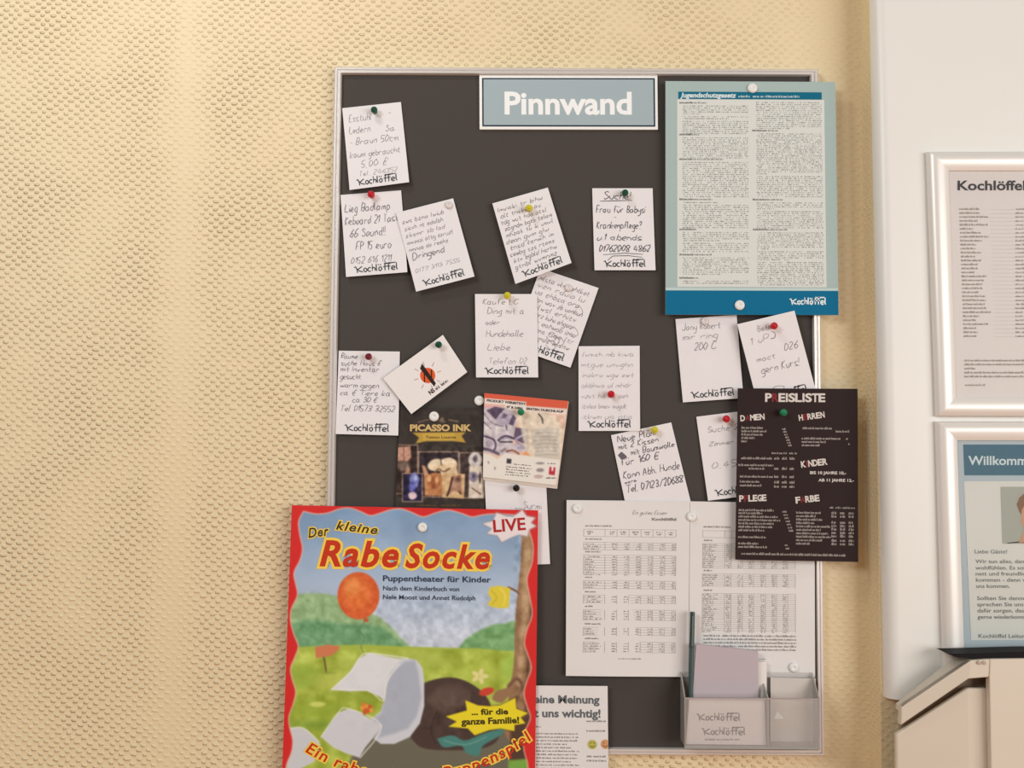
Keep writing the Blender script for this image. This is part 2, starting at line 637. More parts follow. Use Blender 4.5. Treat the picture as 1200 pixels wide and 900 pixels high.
# ------------------------------------------------------------------ structure
def wallpaper(name):
    M = bpy.data.materials.new(name)
    M.use_nodes = True
    nt = M.node_tree
    b = nt.nodes['Principled BSDF']
    b.inputs['Roughness'].default_value = 0.5
    b.inputs['Specular IOR Level'].default_value = 0.6
    geo = nt.nodes.new('ShaderNodeNewGeometry')
    N = nt.nodes.new

    def math_(op, a, b_=None, c=None):
        n = N('ShaderNodeMath')
        n.operation = op
        for i, q in enumerate((a, b_, c)):
            if q is None:
                continue
            if isinstance(q, (int, float)):
                n.inputs[i].default_value = q
            else:
                nt.links.new(q, n.inputs[i])
        return n.outputs[0]
    sep = N('ShaderNodeSeparateXYZ')
    nt.links.new(geo.outputs['Position'], sep.inputs[0])
    n1 = N('ShaderNodeTexNoise')
    n1.inputs['Scale'].default_value = 38
    n1.inputs['Detail'].default_value = 2
    nt.links.new(geo.outputs['Position'], n1.inputs['Vector'])
    s2 = N('ShaderNodeSeparateColor')
    nt.links.new(n1.outputs['Color'], s2.inputs[0])
    # on the pier's side the pattern runs on along the depth
    horiz = math_('ADD', sep.outputs[0], sep.outputs[1])
    x = math_('ADD', horiz, math_('MULTIPLY', math_('SUBTRACT', s2.outputs[0], 0.5), 0.016))
    z = math_('ADD', sep.outputs[2], math_('MULTIPLY', math_('SUBTRACT', s2.outputs[1], 0.5), 0.007))
    z = math_('ADD', z, math_('MULTIPLY', sep.outputs[0], 0.04))
    cx_ = math_('COSINE', math_('MULTIPLY', x, 2 * math.pi / 0.0182))
    cz_ = math_('COSINE', math_('MULTIPLY', z, 2 * math.pi / 0.0148))
    cxs = math_('MAXIMUM', math_('MINIMUM', math_('MULTIPLY', cx_, 1.5), 1.0), -1.0)
    czs = math_('MULTIPLY', cz_, math_('MULTIPLY', cz_, cz_))
    pr = math_('MULTIPLY', cxs, czs)
    ss = N('ShaderNodeMapRange')
    ss.inputs[1].default_value = -0.1
    ss.inputs[2].default_value = 0.95
    nt.links.new(pr, ss.inputs[0])
    # relief wears flat in patches and along the seam between two lengths
    n3 = N('ShaderNodeTexNoise')
    n3.inputs['Scale'].default_value = 9
    nt.links.new(geo.outputs['Position'], n3.inputs['Vector'])
    amp = N('ShaderNodeMapRange')
    amp.inputs[1].default_value = 0.3
    amp.inputs[2].default_value = 0.7
    amp.inputs[3].default_value = 0.45
    amp.inputs[4].default_value = 1.1
    nt.links.new(n3.outputs['Fac'], amp.inputs[0])
    seam = math_('ABSOLUTE', math_('ADD', sep.outputs[0], 0.565))
    sr = N('ShaderNodeMapRange')
    sr.inputs[1].default_value = 0.0
    sr.inputs[2].default_value = 0.055
    sr.inputs[3].default_value = 0.22
    sr.inputs[4].default_value = 1.0
    nt.links.new(seam, sr.inputs[0])
    sr2 = N('ShaderNodeMapRange')
    sr2.inputs[1].default_value = 0.38
    sr2.inputs[2].default_value = 0.54
    sr2.inputs[3].default_value = 1.0
    sr2.inputs[4].default_value = 0.25
    nt.links.new(sep.outputs[0], sr2.inputs[0])
    h = math_('MULTIPLY', math_('MULTIPLY', math_('MULTIPLY', ss.outputs[0], amp.outputs[0]), sr.outputs[0]), sr2.outputs[0])
    bp = N('ShaderNodeBump')
    bp.inputs['Strength'].default_value = 1.0
    bp.inputs['Distance'].default_value = 0.0027
    nt.links.new(h, bp.inputs['Height'])
    nt.links.new(bp.outputs[0], b.inputs['Normal'])
    # paint: cream, faintly blotchy
    n4 = N('ShaderNodeTexNoise')
    n4.inputs['Scale'].default_value = 3.2
    n4.inputs['Detail'].default_value = 5
    nt.links.new(geo.outputs['Position'], n4.inputs['Vector'])
    cr = N('ShaderNodeMix')
    cr.data_type = 'RGBA'
    cr.inputs[6].default_value = (*lin((229, 212, 174)), 1)
    cr.inputs[7].default_value = (*lin((227, 205, 165)), 1)
    nt.links.new(n4.outputs['Fac'], cr.inputs[0])
    nt.links.new(cr.outputs[2], b.inputs['Base Color'])
    return M


WP = wallpaper('textured_cream_wallpaper')


def box(name, x0, x1, y0, y1, z0, z1, mt, parent=None):
    v = [(x, y, z) for x in (x0, x1) for y in (y0, y1) for z in (z0, z1)]
    f = [(0, 1, 3, 2), (4, 6, 7, 5), (0, 4, 5, 1), (2, 3, 7, 6), (0, 2, 6, 4), (1, 5, 7, 3)]
    return obj(name, v, f, mt, parent)


PIER_D = 0.055
xj = P(1028, 450, PIER_D + 0.004).x                       # where the pier meets the wall
tag(box('wall_back', -2.2, 2.6, 0.0, 0.12, 0, 3.2, WP), 'cream wall covered in woven-relief wallpaper', kind='structure')
tag(box('floor', -3.5, 4.5, -5.5, 0.12, -0.05, 0, mat('floor_tiles', (206, 142, 88), rough=0.45, noise=0.06, nscale=3)),
    'warm brown floor', kind='structure')
# pier: cream papered projection at the right
tag(box('wall_right', xj, 2.6, -PIER_D, 0.0, 0, 3.2, WP), 'cream papered pier standing proud of the back wall', kind='structure')

WHITE = mat('white_lacquer', (231, 230, 225), rough=0.35, noise=0.01, nscale=4)


def panel_edge():
    """white facing panel on the pier with a softly rounded left edge"""
    top, bot = P(1033.5, -60, 0.125), P(1054.5, 829, 0.125)
    R = 0.020
    prof = []
    for k in range(9):
        a = k / 8 * math.pi / 2
        prof.append((R * (1 - math.sin(a)) if False else R - R * math.cos(math.pi / 2 - a) if False else R * (1 - math.cos(a)), R * math.sin(a)))
    vs, fs = [], []
    rows = [(top.x, top.z + 0.4), (bot.x, bot.z)]
    for (x, z) in rows:
        vs.append((x, -PIER_D, z))
        for dx, dy in prof:
            vs.append((x + dx, -PIER_D - 0.004 - dy, z))
        vs.append((2.6, -PIER_D - 0.004 - R, z))
        vs.append((2.6, -PIER_D, z))
    n = len(vs) // 2
    for i in range(n - 1):
        fs.append((i, i + 1, n + i + 1, n + i))
    fs.append(tuple(range(n - 1, -1, -1)))
    fs.append(tuple(range(n, 2 * n)))
    o = obj('trim_1', vs, fs, WHITE)
    md = o.modifiers.new('n', 'EDGE_SPLIT')
    md.split_angle = math.radians(50)
    for p in o.data.polygons:
        p.use_smooth = True
    tag(o, 'white facing panel with rounded left edge on the pier', kind='structure')


panel_edge()
PD = PIER_D + 0.0243          # face of the white panel

# ------------------------------------------------------------------ noticeboard
ALU = mat('brushed_aluminium', (222, 216, 212), rough=0.32, metal=0.35)
FELT = mat('grey_felt', (76, 71, 68), rough=0.95, noise=0.05, nscale=500, bump=0.35, bscale=1500, spec=0.1)
BD = 0.012
board = empty('noticeboard', P(672, 880, 0))
tag(board, 'large dark grey felt noticeboard in a thin aluminium frame', 'noticeboard')
BO = [(391, 77), (960, 80), (967.5, 887), (377, 884)]
BI = [(400, 86), (950, 88), (959, 878.5), (387, 875.5)]
vs, fs = pslab([(396, 82), (955, 84), (963, 882), (382, 880)], 0.001, BD)
obj('felt_panel', vs, fs, FELT, board)


def frame_bars(parent, O, I, base, prof, mt, name='frame_bar', front=None):
    """four mitred bars; prof = [(t from outer to inner, height)]; outlines are pixels at the bar's crown"""
    top = front if front is not None else base + max(h for _, h in prof)
    for k in range(4):
        a, b = k, (k + 1) % 4
        vs, fs = [], []
        for (oc, ic) in ((O[a], I[a]), (O[b], I[b])):
            po, pi = P(*oc, top), P(*ic, top)
            for t, h in prof:
                q = po.lerp(pi, t)
                vs.append(Vector((q.x, -(base + h), q.z)))
        n = len(prof)
        for i in range(n):
            j = (i + 1) % n
            fs.append((i, n + i, n + j, j))
        fs.append(tuple(range(n)))
        fs.append(tuple(range(2 * n - 1, n - 1, -1)))
        o = obj(name, vs, fs, mt, parent)
        for p in o.data.polygons:
            p.use_smooth = len(p.vertices) == 4
        md = o.modifiers.new('n', 'EDGE_SPLIT')
        md.split_angle = math.radians(40)


frame_bars(board, BO, BI, 0.0005, [(0, 0), (0, .013), (.06, .0165), (.2, .0185), (.42, .0185), (.5, .0165), (.58, .0165), (.66, .0195), (.9, .0195), (1, .017), (1, 0)], ALU)

# sign at the top of the board
sg = Sheet('header_sign', 'pale blue sign reading Pinnwand at the top of the noticeboard', 'sign',
           [(561.7, 88.2), (770.3, 88.5), (771, 151.8), (562, 151.5)], 0.0165, 209, 64.5, mat('sign_white', (238, 238, 236), rough=0.4), thick=0.004)
p = Pr(); p.rect(3.2, 3.2, 206, 61.2)
sg.put('dark_line', p, (38, 52, 66))
p = Pr(); p.rect(4.9, 4.9, 204.2, 59.4)
sg.put('blue_field', p, (162, 178, 184), 0.0004)
p = Pr(); text(p, 'Pinnwand', 30.5, 177.5, 46, 27, bold=0.028)
sg.put('lettering', p, (240, 242, 242), 0.0006)

# ------------------------------------------------------------------ note cards
INK = (148, 141, 147)
INKD = (84, 80, 88)
LOGO = (66, 70, 74)


def note(label, c, depth, lines, curl=(0.0, 0.004), lg=(11, 52), W=72, H=98, extra=None, inkc=INK, iw=0.6, n=8, kind='note'):
    cb, ct = curl if isinstance(curl, tuple) else (0, curl)

    def bend(u, v):
        return ct * max(0, v - 0.15) ** 2 + cb * (u - 0.3) * v * v
    s = Sheet('note_card', label, 'note', c, depth, W, H, PAPER, thick=0.0005, bend=bend, n=n, group='handwritten note cards')
    p = Pr()
    for ln in lines:
        tx, x, y, h = ln[:4]
        wd = ln[4] if len(ln) > 4 else None
        hand(p, tx, x, y, h, iw if len(ln) < 6 else ln[5], width=wd, jit=0.45, slant=0.25)
    s.put('handwriting', p, inkc, 0.0004)
    if extra:
        p = Pr()
        extra(p)
        s.put('pen_marks', p, inkc, 0.0005)
    if lg:
        q = Pr()
        logo(q, lg[0], H - 4.5, lg[1], 8.2, 1.25)
        s.put('printed_wordmark', q, LOGO, 0.0004)
    return s


n1 = note('note card pinned in the top left corner of the noticeboard', [(401, 126.8), (469.8, 119.5), (480, 214.8), (410.3, 223.6)], .0150,
          [('Esstuhl', 7, 17, 8, 28), ('-', 55, 14, 7), ('Ledern', 6, 31, 8, 26), ('Sa.', 50, 33, 7), ('- Braun 50cm', 5, 45, 7.5, 60),
           ('kaum gebraucht', 4, 60, 7, 62), ('5,00 €', 16, 73, 8, 34), ('Tel. 246352', 12, 83, 5.5, 48, .4)], curl=(.002, .009), lg=(10, 50))
n2 = note('note card with a red pin, second from top at the left board edge', [(399, 228.5), (470, 223), (477.8, 319.6), (406, 325)], .0150,
          [('Lieg Badlamp', 4, 21, 9, 54, .8), ('Keboard 21 Tast', 3, 36, 9, 64, .8), ('66 Sound!!', 8, 51, 9.5, 42, .8), ('FP 15 euro', 14, 67, 9.5, 42, .8),
           ('0152 616 1211', 7, 83, 7.5, 48)], curl=(.002, .007), inkc=(124, 119, 126))


def dense(rows, x0=3, x1=66, y0=11, dy=9, h=5.6, seed=1):
    r = random.Random(seed)
    al = 'aenrstuildgmhokbvwz'
    out = []
    for i in range(rows):
        wds = []
        L = 0
        while L < 13:
            k = r.randint(2, 6)
            wds.append(''.join(r.choice(al) for _ in range(k)))
            L += k + 1
        out.append((' '.join(wds), x0 + r.uniform(-1, 2), y0 + i * dy, h, x1 - x0 - r.uniform(0, 10)))
    return out


n3 = note('tilted note card overlapping the second note at the left edge, one line darker', [(464, 249.6), (531, 232.4), (556.3, 325), (488, 342.4)], .0185,
          dense(5, 4, 62, 15, 8.6, 5.2, 3) + [('Dringend', 6, 60, 7.5, 40, 1.1), ('0177 3113 7555', 5, 76, 4.5, 56, .4)], curl=(.003, .010))
n4 = note('closely written tilted note card with a yellow pin below its top edge', [(577, 238.4), (642, 219.8), (669.5, 309), (604, 333)], .0215,
          dense(10, 4, 66, 12, 7.8, 5.4, 5), curl=(.005, .006), lg=(12, 52), inkc=(132, 127, 129))


def n5x(p):
    p.line([(9, 15.5), (28, 15), (47, 14.6)], 1.0)
    p.line([(11, 79.5), (36, 77.6), (58, 79)], 0.8)
    p.line([(16, 86), (22, 81), (40, 80.6), (57, 82.5)], 0.8)


n5 = note('upright note card headed Suche under a dark green pin', [(694, 220.6), (764.8, 220.6), (768, 317), (696.6, 317)], .0150,
          [('Suche!', 14, 13, 9, 32, .9), ('Frau für Babysi', 4, 29, 8, 59, .8), ('-', 25, 37, 6), ('Krankenpflege?', 4, 48, 8, 54, .8),
           ('u.1 abends', 4, 62, 7, 54, .8), ('01762008 4862', 6, 75.5, 7.5, 61, .9)], extra=n5x, lg=(12, 50), inkc=(92, 88, 96))


def n6x(p):
    for k in range(7):
        a = random.uniform(0, 6)
        x, y = random.uniform(12, 60), random.uniform(30, 80)
        p.line(smooth_pts([(x, y), (x + 5, y - 4), (x + 11, y + 2), (x + 6, y + 7), (x - 1, y + 3)], 3), .5)


n6 = note('note card tilted to the right, densely written, tucked behind the yellow-pinned notes', [(633.3, 314.3), (701.5, 337.5), (668.3, 431), (600, 407)], .0150,
          dense(9, 4, 66, 13, 8.4, 6.2, 9), extra=n6x, curl=(.0, .005))
n7 = note('upright note card with a yellow pin sticking over its top edge', [(556.6, 344.6), (629.4, 344.6), (630.6, 442.4), (558, 442.4)], .0185,
          [('Kaufe LC', 9, 12, 6.5, 42), ('Ding mit a', 14, 23, 7, 44), ('oder', 12, 36, 6, 17), ('Hundehalle', 12, 50, 7.5, 44), ('Liebe', 14, 66, 8, 28),
           ('Telefon 02', 14, 82, 7, 46, .45)], curl=(.0, .005))
n8 = note('note card with a red pin in its lower half and very faint pencil writing', [(678, 405.8), (749.6, 405.2), (750, 505), (678, 505)], .0150,
          [(a, b, c, d, e, .42) for a, b, c, d, e in dense(7, 4, 66, 12, 12, 5.5, 12)], curl=(.0, .003), inkc=(158, 150, 158))
n9 = note('note card at the left board edge beside the business card, with a dark red pin', [(397, 411), (468.5, 412), (467, 510.4), (393.6, 508.6)], .0150,
          [('Räume', 3, 9, 6, 20), ('suche Haus €', 3, 17, 6, 48), ('mit Inventar', 3, 24, 6, 46), ('gesucht', 3, 33, 6, 25), ('warm gegen', 3, 43, 6, 46),
           ('ca € Tiere ka', 3, 52, 6, 60), ('ca 30 €', 18, 60, 6, 30), ('Tel 01573 32552', 4, 70.5, 6.5, 64)], curl=(.0, .006), lg=(11, 52), inkc=(112, 106, 114))
n10 = note('note card with 200 C written on it, right under the blue-edged law notice', [(791.6, 374), (863.2, 369), (871, 466.5), (800, 471.6)], .0160,
           [('Jany Robert', 7, 14, 8, 46), ('mir ring', 6, 25, 7, 43), ('200 C', 19, 38, 8.5, 27, .75)], curl=(.0, .004))


def n11x(p):
    p.line(smooth_pts([(38, 17), (42, 20), (40, 25), (35, 25)], 4), .9)
    p.line(smooth_pts([(20, 84), (26, 80), (36, 82), (32, 86), (22, 86), (20, 84)], 4), .6)


n11 = note('tilted note card with a curl mark, tucked behind the black price list', [(864, 380), (931, 364), (957, 461), (888.5, 476)], .0282,
           [('Biete', 22, 14, 6.5, 17, .5), ('1 uP', 10, 27, 8, 24, .5), ('026', 48, 42, 8, 18, .7), ('mact', 12, 48, 6, 24), ('gern Kurs!', 14, 62, 8.5, 48, .8)], extra=n11x, curl=(.0, .0), lg=(14, 50))


def n12x(p):
    p.poly([(3, 24), (8, 21), (12, 26), (13, 29), (6, 30)])


n12 = note('tilted note card offering something for 160 euros, running behind the printed table', [(716, 510), (786.6, 495), (811.5, 597), (737, 610)], .0150,
           [('Neue Plüm', 6, 10, 7.5, 46, .9), ('mit 2 Kissen', 5, 18, 6.5, 48, .8), ('mit Baumwolle', 18, 27, 6.5, 52, .8), ('für 160 €', 4, 37, 8, 46, .9),
            ('Kann Abh. Hunde', 4, 52, 8, 66, .8), ('warm', 4, 58, 4, 14), ('Tel. 07123/20688', 4, 68, 8, 66, .9)], extra=n12x, curl=(.0, .003), lg=None, H=100, inkc=(104, 98, 106))
n13 = note('note card with a red pin, half hidden behind the left edge of the price list', [(816, 488.4), (888, 479.5), (901, 577.8), (829.3, 586.6)], .0150,
           [('Suche 8', 11, 20, 6.5, 36), ('Zimmer', 10, 36, 5, 30), ('0,45 l', 10, 62, 7, 40)], curl=(.0, .005), lg=(10, 50))
n14 = note('nearly blank note card under a black pin, between the flyer stack and the children poster', [(567.5, 558), (640, 566), (644.6, 660.8), (573, 663)], .0150,
           [('- any', 28, 35, 5, 18, .4), ('Surmi', 44, 33, 9, 22, .5)], curl=(.0, .003), lg=None)

# business card
bc = Sheet('business_card', 'white business card with an orange sun emblem, pinned at a steep tilt', 'card',
           [(449, 443.2), (519, 392.4), (547.6, 436), (482, 485.2)], [.021, .0185, .019, .022], 86, 52.5, mat('card_stock', (232, 226, 224), rough=0.5), thick=0.0006)
p = Pr(); p.poly([(44 + 9 * math.cos(a * math.pi / 12), 28 + 9 * math.sin(a * math.pi / 12)) for a in range(24)][::-1])
bc.put('emblem_disc', p, (222, 92, 48), 0.0003, label='orange disc')
p = Pr()
for a in range(8):
    t = a * math.pi / 4 + .3
    p.line([(44 + 12 * math.cos(t), 28 + 12 * math.sin(t)), (44 + 17 * math.cos(t), 28 + 17 * math.sin(t))], 0.9)
bc.put('emblem_rays', p, (190, 130, 110), 0.0003)
p = Pr()
# steep bold N over the disc, turned upright again against the tilt of the card
cr_, sr_ = math.cos(0.62), math.sin(0.62)
T = lambda x, y: (44 + x * cr_ - y * sr_, 28 + x * sr_ + y * cr_)
p.quad(T(-6.5, -14), T(-9, -8), T(7.5, 13), T(9.5, 9))
p.line([T(-4, 8), T(-4, -9)], 2.0)
p.line([T(4.5, 9), T(4.5, -7)], 2.0)
bc.put('emblem_letter', p, (48, 34, 32), 0.0006)
p = Pr(); fine(p, 42, 60, 48, 2.6)
bc.put('fine_print', p, (70, 50, 48), 0.0004)
p = Pr(); text(p, 'NS', 33, 40, 48, 5, bold=.04)
bc.put('lettering', p, (70, 50, 48), 0.0004)

# ------------------------------------------------------------------ law notice (large blue-edged sheet)
PLX = mat('notice_board_blue', (164, 184, 182), rough=0.5, spec=.3, noise=.01, nscale=8)
law = Sheet('law_notice', 'large pale blue bordered notice headed Jugendschutzgesetz at the top right of the board', 'notice',
            [(780, 95), (979, 96), (982.6, 369.2), (780, 368.6)], .0255, 201, 273, PLX, thick=0.003)
p = Pr(); p.quad((0, 245), (0, 273), (201, 273), (201, 245))
law.put('teal_band', p, (2, 106, 146), 0.0003)
p = Pr(); p.rect(0, 242, 201, 245)
law.put('pale_band', p, (190, 210, 208), 0.0003)
p = Pr(); p.rect(13.5, 21.5, 187.5, 241)
law.put('text_panel', p, (214, 217, 213), 0.0003)
p = Pr(); p.rect(15, 12.5, 184.5, 21)
law.put('header_band', p, (8, 104, 132), 0.0004)
p = Pr(); text(p, 'Jugendschutzgesetz', 17.5, 83, 19.2, 5.6, bold=.035, shear=.2)
fine(p, 86, 100, 19, 1.8); fine(p, 103, 116, 19, 1.8); fine(p, 118, 159, 19, 1.8)
law.put('header_lettering', p, (214, 228, 230), 0.0006)
p = Pr()
for col, (xa, xb) in enumerate(((16, 97), (102, 184))):
    secs = [(26, 8), (60, 0)]
    y = 26.0
    heads = [26, 63.5, 92.5, 139.5, 174.5, 204, 231] if col == 0 else [58.5, 139.5, 174.5]
    heads = set(round(h * 2) / 2 for h in heads)
    y = 25.5
    while y < 239:
        nearh = [h for h in heads if abs(h - y) < 1.3]
        if nearh:
            y = nearh[0] + 0.5
            fine(p, xa, xb, y, 1.5, dens=1.0, stop=xa + random.uniform(17, 52))
            fine(p, xa + .4, xb, y, 1.5, dens=1.0, stop=xa + 16)
            y += 3.4
        else:
            r = random.random()
            if r < .07:
                fine(p, xa + 5, xb, y, 1.0, dens=.7, stop=xa + random.uniform(15, 60))
                y += 3.2
            else:
                fine(p, xa + (4 if col == 0 else 5), xb, y, .95, dens=.62)
                y += 2.35
law.put('fine_print', p, (146, 148, 145), 0.0006)
p = Pr(); logo(p, 145, 260.5, 43, 7.5, 1.5)
law.put('printed_wordmark', p, (225, 236, 238), 0.0006)

# ------------------------------------------------------------------ black price list
prl = Sheet('price_list', 'black price list sheet headed Preisliste hanging over the right board frame', 'price list',
            [(864.6, 455), (1005, 455.6), (1005.8, 658.6), (861.6, 655.8)], .0315, 142, 202, mat('black_card', (44, 30, 30), rough=0.6, spec=0.15), thick=0.0007)
p, q = Pr(), Pr()
L = {}


def heading(body, x0, x1, y, cap, ang, red=1):
    """bold capitals, the second letter printed dark red"""
    adv = [0.42 if c == 'I' else 1.0 for c in body]
    hp, q = Pr(), Pr()
    u = (x1 - x0) / (sum(adv) + 0.16 * (len(body) - 1))
    x = x0
    for i, ch in enumerate(body):
        gw = adv[i] * u
        text(q if i == red else hp, ch, x + (gw * .25 if ch == 'I' else 0), x + gw * (.75 if ch == 'I' else 1), y + (x - x0) * math.tan(ang), cap, bold=.035, angle=ang)
        x += gw + 0.16 * u
    prl.put('heading', hp, (214, 206, 200), 0.0004)
    prl.put('red_letter', q, (128, 46, 50), 0.0004, label='dark red second letter')


heading('PREISLISTE', 33, 103, 15.5, 10, 0.0)
heading('DAMEN', 4, 32, 39, 7, -.08)
heading('HERREN', 73, 103, 38, 7, -.14)
heading('KINDER', 76, 106, 93, 7.5, -.13)
heading('PFLEGE', 4, 35, 134, 7.5, -.05)
heading('FARBE', 70, 97, 135, 7.5, -.12)
text(p, 'BIS 10 JAHRE 10,-', 86, 128, 100.5, 3.4, bold=.03)
text(p, 'AB 11 JAHRE 12,-', 96, 137, 109, 3.4, bold=.03)
prl.put('children_prices', p, (214, 206, 200), 0.0004)
p = Pr()
for (xa, xb, ys) in (
    (5, 31, [48]), (5, 35, [52]), (5, 30, [56]), (5, 21, [60]), (5, 11, [64]),
    (77, 112, [48]), (116, 132, [51.5]), (76, 122, [60]), (76, 104, [64]), (76, 97, [68]),
    (5, 41, [84]), (2, 43, [92]), (14, 32, [96]), (4, 42, [105.5]), (4, 26, [111.5]), (4, 29, [116]),
    (3, 44, [145]), (3, 30, [148.5]), (3, 49, [152.5]), (3, 51, [156.5]), (3, 45, [160.5]), (3, 42, [164.5]), (3, 33, [168.5]), (3, 35, [176.5]), (3, 26, [184]), (3, 36, [188]),
    (70, 98, [147]), (70, 92, [151]), (70, 101, [155]), (70, 91, [159]), (70, 109, [163]), (70, 98, [167]), (70, 107, [171]), (70, 110, [175]), (70, 100, [179]), (70, 86, [183])):
    for y in ys:
        fine(p, xa, xb, y, 1.9, dens=1)
for k, y in enumerate([84, 92 + 4, 105.5, 112, 117]):
    for x in (44, 53, 62):
        fine(p, x, x + 5.5, y, 2.2, dens=1)
fine(p, 41, 70, 77.5, 1.6)
fine(p, 109, 138, 140.5, 1.6)
for y in [147, 151, 158, 162, 166, 170, 174, 179, 183]:
    for x in (111, 121, 131):
        fine(p, x, x + 5.5, y, 2.2, dens=1)
for k in range(7):
    fine(p, 53 + k * 1.2, 57 + k * 1.2, 49 + k * 3.2, 1.6, dens=1)
    fine(p, 54 + k * 1.3, 59 + k * 1.3, 146 + k * 3.7, 1.6, dens=1)
fine(p, 57, 60, 185, 1.6); fine(p, 58, 62, 189, 1.6); fine(p, 127, 130, 60, 1.4); fine(p, 130, 134, 66, 1.4)
fine(p, 7, 127, 196, 2.0, dens=1)
prl.put('small_print', p, (176, 166, 160), 0.0004)

# ------------------------------------------------------------------ printed tables
def table(p, x0, x1, cols, rows_spec, thin=0.35):
    for (y, y2, step) in rows_spec:
        yy = y
        while yy <= y2 + .01:
            p.rect(x0, yy, x1, yy + thin)
            yy += step
        for c in cols:
            p.rect(c, y, c + thin, y2)


tl = Sheet('printed_table_sheet', 'white printed table sheet, the left one of the pair low on the board', 'paper',
           [(664, 586), (808.5, 587.5), (806.5, 793), (663, 791.5)], .0188, 144, 206, PAPER2, bend=lambda u, v: .001 * math.sin(u * 5) * v + .003 * v * v, n=6)
p, q = Pr(), Pr()
cols = [20, 45, 59, 73, 87, 101, 115, 128]
secs = [(34, 42.5, 8.5), (49.5, 58.5, 2.9), (64.5, 88, 3.0), (94.5, 105, 3.0), (111.5, 121.5, 3.0), (128.5, 141, 3.0), (149, 159, 3.0), (166, 178.5, 3.0)]
table(p, 20, 128, cols, secs)
tl.put('table_rules', p, (165, 160, 156), 0.0004)
fine(q, 22, 53, 31, 1.5, dens=1)
for a, b, st in secs[1:]:
    fine(q, 22, 22 + random.uniform(8, 20), a - 3, 1.3, dens=1)
    y = a + 2.5
    while y < b + .5:
        fine(q, 21.5, 44, y, 1.0, dens=.8, stop=28 + random.uniform(2, 14))
        for c in cols[1:-1]:
            fine(q, c + 8.5, c + 13, y, 1.0, dens=.8)
        y += st
for c in cols[:-1]:
    fine(q, c + 4, c + 11, 38, 1.3); fine(q, c + 5, c + 10, 40.4, 1.2)
fine(q, 61, 88, 186, 1.0)
hand(q, 'Ein gutes Essen', 77, 16, 4.2, .45, width=40, slant=.5, jit=.3)
text(q, 'Kochlöffel', 100, 128, 23, 3.2, bold=.05)
tl.put('table_print', q, (142, 138, 135), 0.0004)

tr = Sheet('printed_table_sheet', 'white printed table sheet, partly behind the price list and note holder', 'paper',
           [(808.8, 587.5), (954.6, 590), (955, 794), (807, 793)], .0182, 147, 205, PAPER2, bend=lambda u, v: .0015 * v * v, n=6)
p, q = Pr(), Pr()
cols = [15, 41, 48.5, 62, 75, 89, 102, 115, 124]
secs = [(34, 42, 8), (49, 78, 2.4), (84.5, 100.5, 2.4), (107.5, 153, 2.4)]
table(p, 15, 124, cols, secs)
tr.put('table_rules', p, (170, 165, 160), 0.0004)
fine(q, 16, 48, 30.5, 1.5, dens=1)
for a, b, st in secs[1:]:
    fine(q, 16.5, 26, a - 2.6, 1.5, dens=1)
    y = a + 2.2
    while y < b + .5:
        fine(q, 16, 40, y, .9, dens=.8, stop=24 + random.uniform(1, 9))
        for c in cols[2:-1]:
            fine(q, c - 5.5, c - 1.2, y, .95, dens=.75)
        y += st
for k in range(5):
    fine(q, 17, 125, 158 + k * 4, 1.7, dens=.95)
fine(q, 82, 89, 184.5, 1.2)
tr.put('table_print', q, (146, 142, 139), 0.0004)

# ------------------------------------------------------------------ opinion sheet (bottom)
op = Sheet('opinion_sheet', 'white leaflet about opinions hanging over the bottom frame, right of the children poster', 'leaflet',
           [(568, 803), (712, 804), (714, 1010), (568, 1008)], .0238, 144, 206, PAPER2)
p = Pr()
text(p, 'Deine Meinung', 48, 134, 20.5, 9.6, bold=.03)
text(p, 'ist uns wichtig!', 50, 135, 37, 9.6, bold=.03)
op.put('headline', p, (98, 104, 108), .0004)
p = Pr()
fine(p, 60, 66, 49.5, 1.4)
for k in range(17):
    fine(p, 60, 110, 57.5 + k * 4.1, 1.35, dens=.9, stop=random.choice((110, 108, 100, 96)))
for y in (42.5, 54, 84, 89, 110, 118):
    fine(p, 119, 141, y, 1.6, dens=.95)
op.put('fine_print', p, (140, 140, 140), .0004)
for (cx_, cy_, c) in ((125.5, 69, (186, 182, 92)), (141.0, 68.5, (206, 150, 104))):
    p = Pr(); p.poly([(min(cx_ + 5.6 * math.cos(a), 143.6), cy_ + 5.6 * math.sin(a)) for a in [-k * math.pi / 10 for k in range(20)]])
    op.put('face_symbol', p, c, .0004)
    p = Pr(); p.rect(cx_ - 2.6, cy_ - 2.6, cx_ - 1.4, cy_ - 1.2)
    if cx_ < 130:
        p.rect(cx_ + 1.4, cy_ - 2.6, cx_ + 2.6, cy_ - 1.2)
    p.line(smooth_pts([(cx_ - 3, cy_ + 1), (cx_, cy_ + 3.2), (min(cx_ + 3, 143.4), cy_ + 1)], 3), .8)
    op.put('face_drawing', p, (90, 84, 60), .0006)

# ------------------------------------------------------------------ tattoo flyer
tf = Sheet('tattoo_flyer', 'dark tattoo studio flyer with gold lettering and small photographs', 'flyer',
           [(469, 479.5), (567.5, 477.8), (567.5, 600), (463, 600)], .0168, 100, 120, mat('flyer_black', (50, 42, 38), rough=.45))
cv = Canvas(tf, 200, 240, base=(52, 44, 40))
cv.grain(np.ones(cv.X.shape), 16, 6, 3)


def ph(x0, y0, x1, y1, bg, br=(158, 134, 116)):
    cv.poly([(x0, y0), (x1, y0), (x1, y1), (x0, y1)], br)
    cv.poly([(x0 + 1.3, y0 + 1.3), (x1 - 1.3, y0 + 1.3), (x1 - 1.3, y1 - 1.3), (x0 + 1.3, y1 - 1.3)], bg)


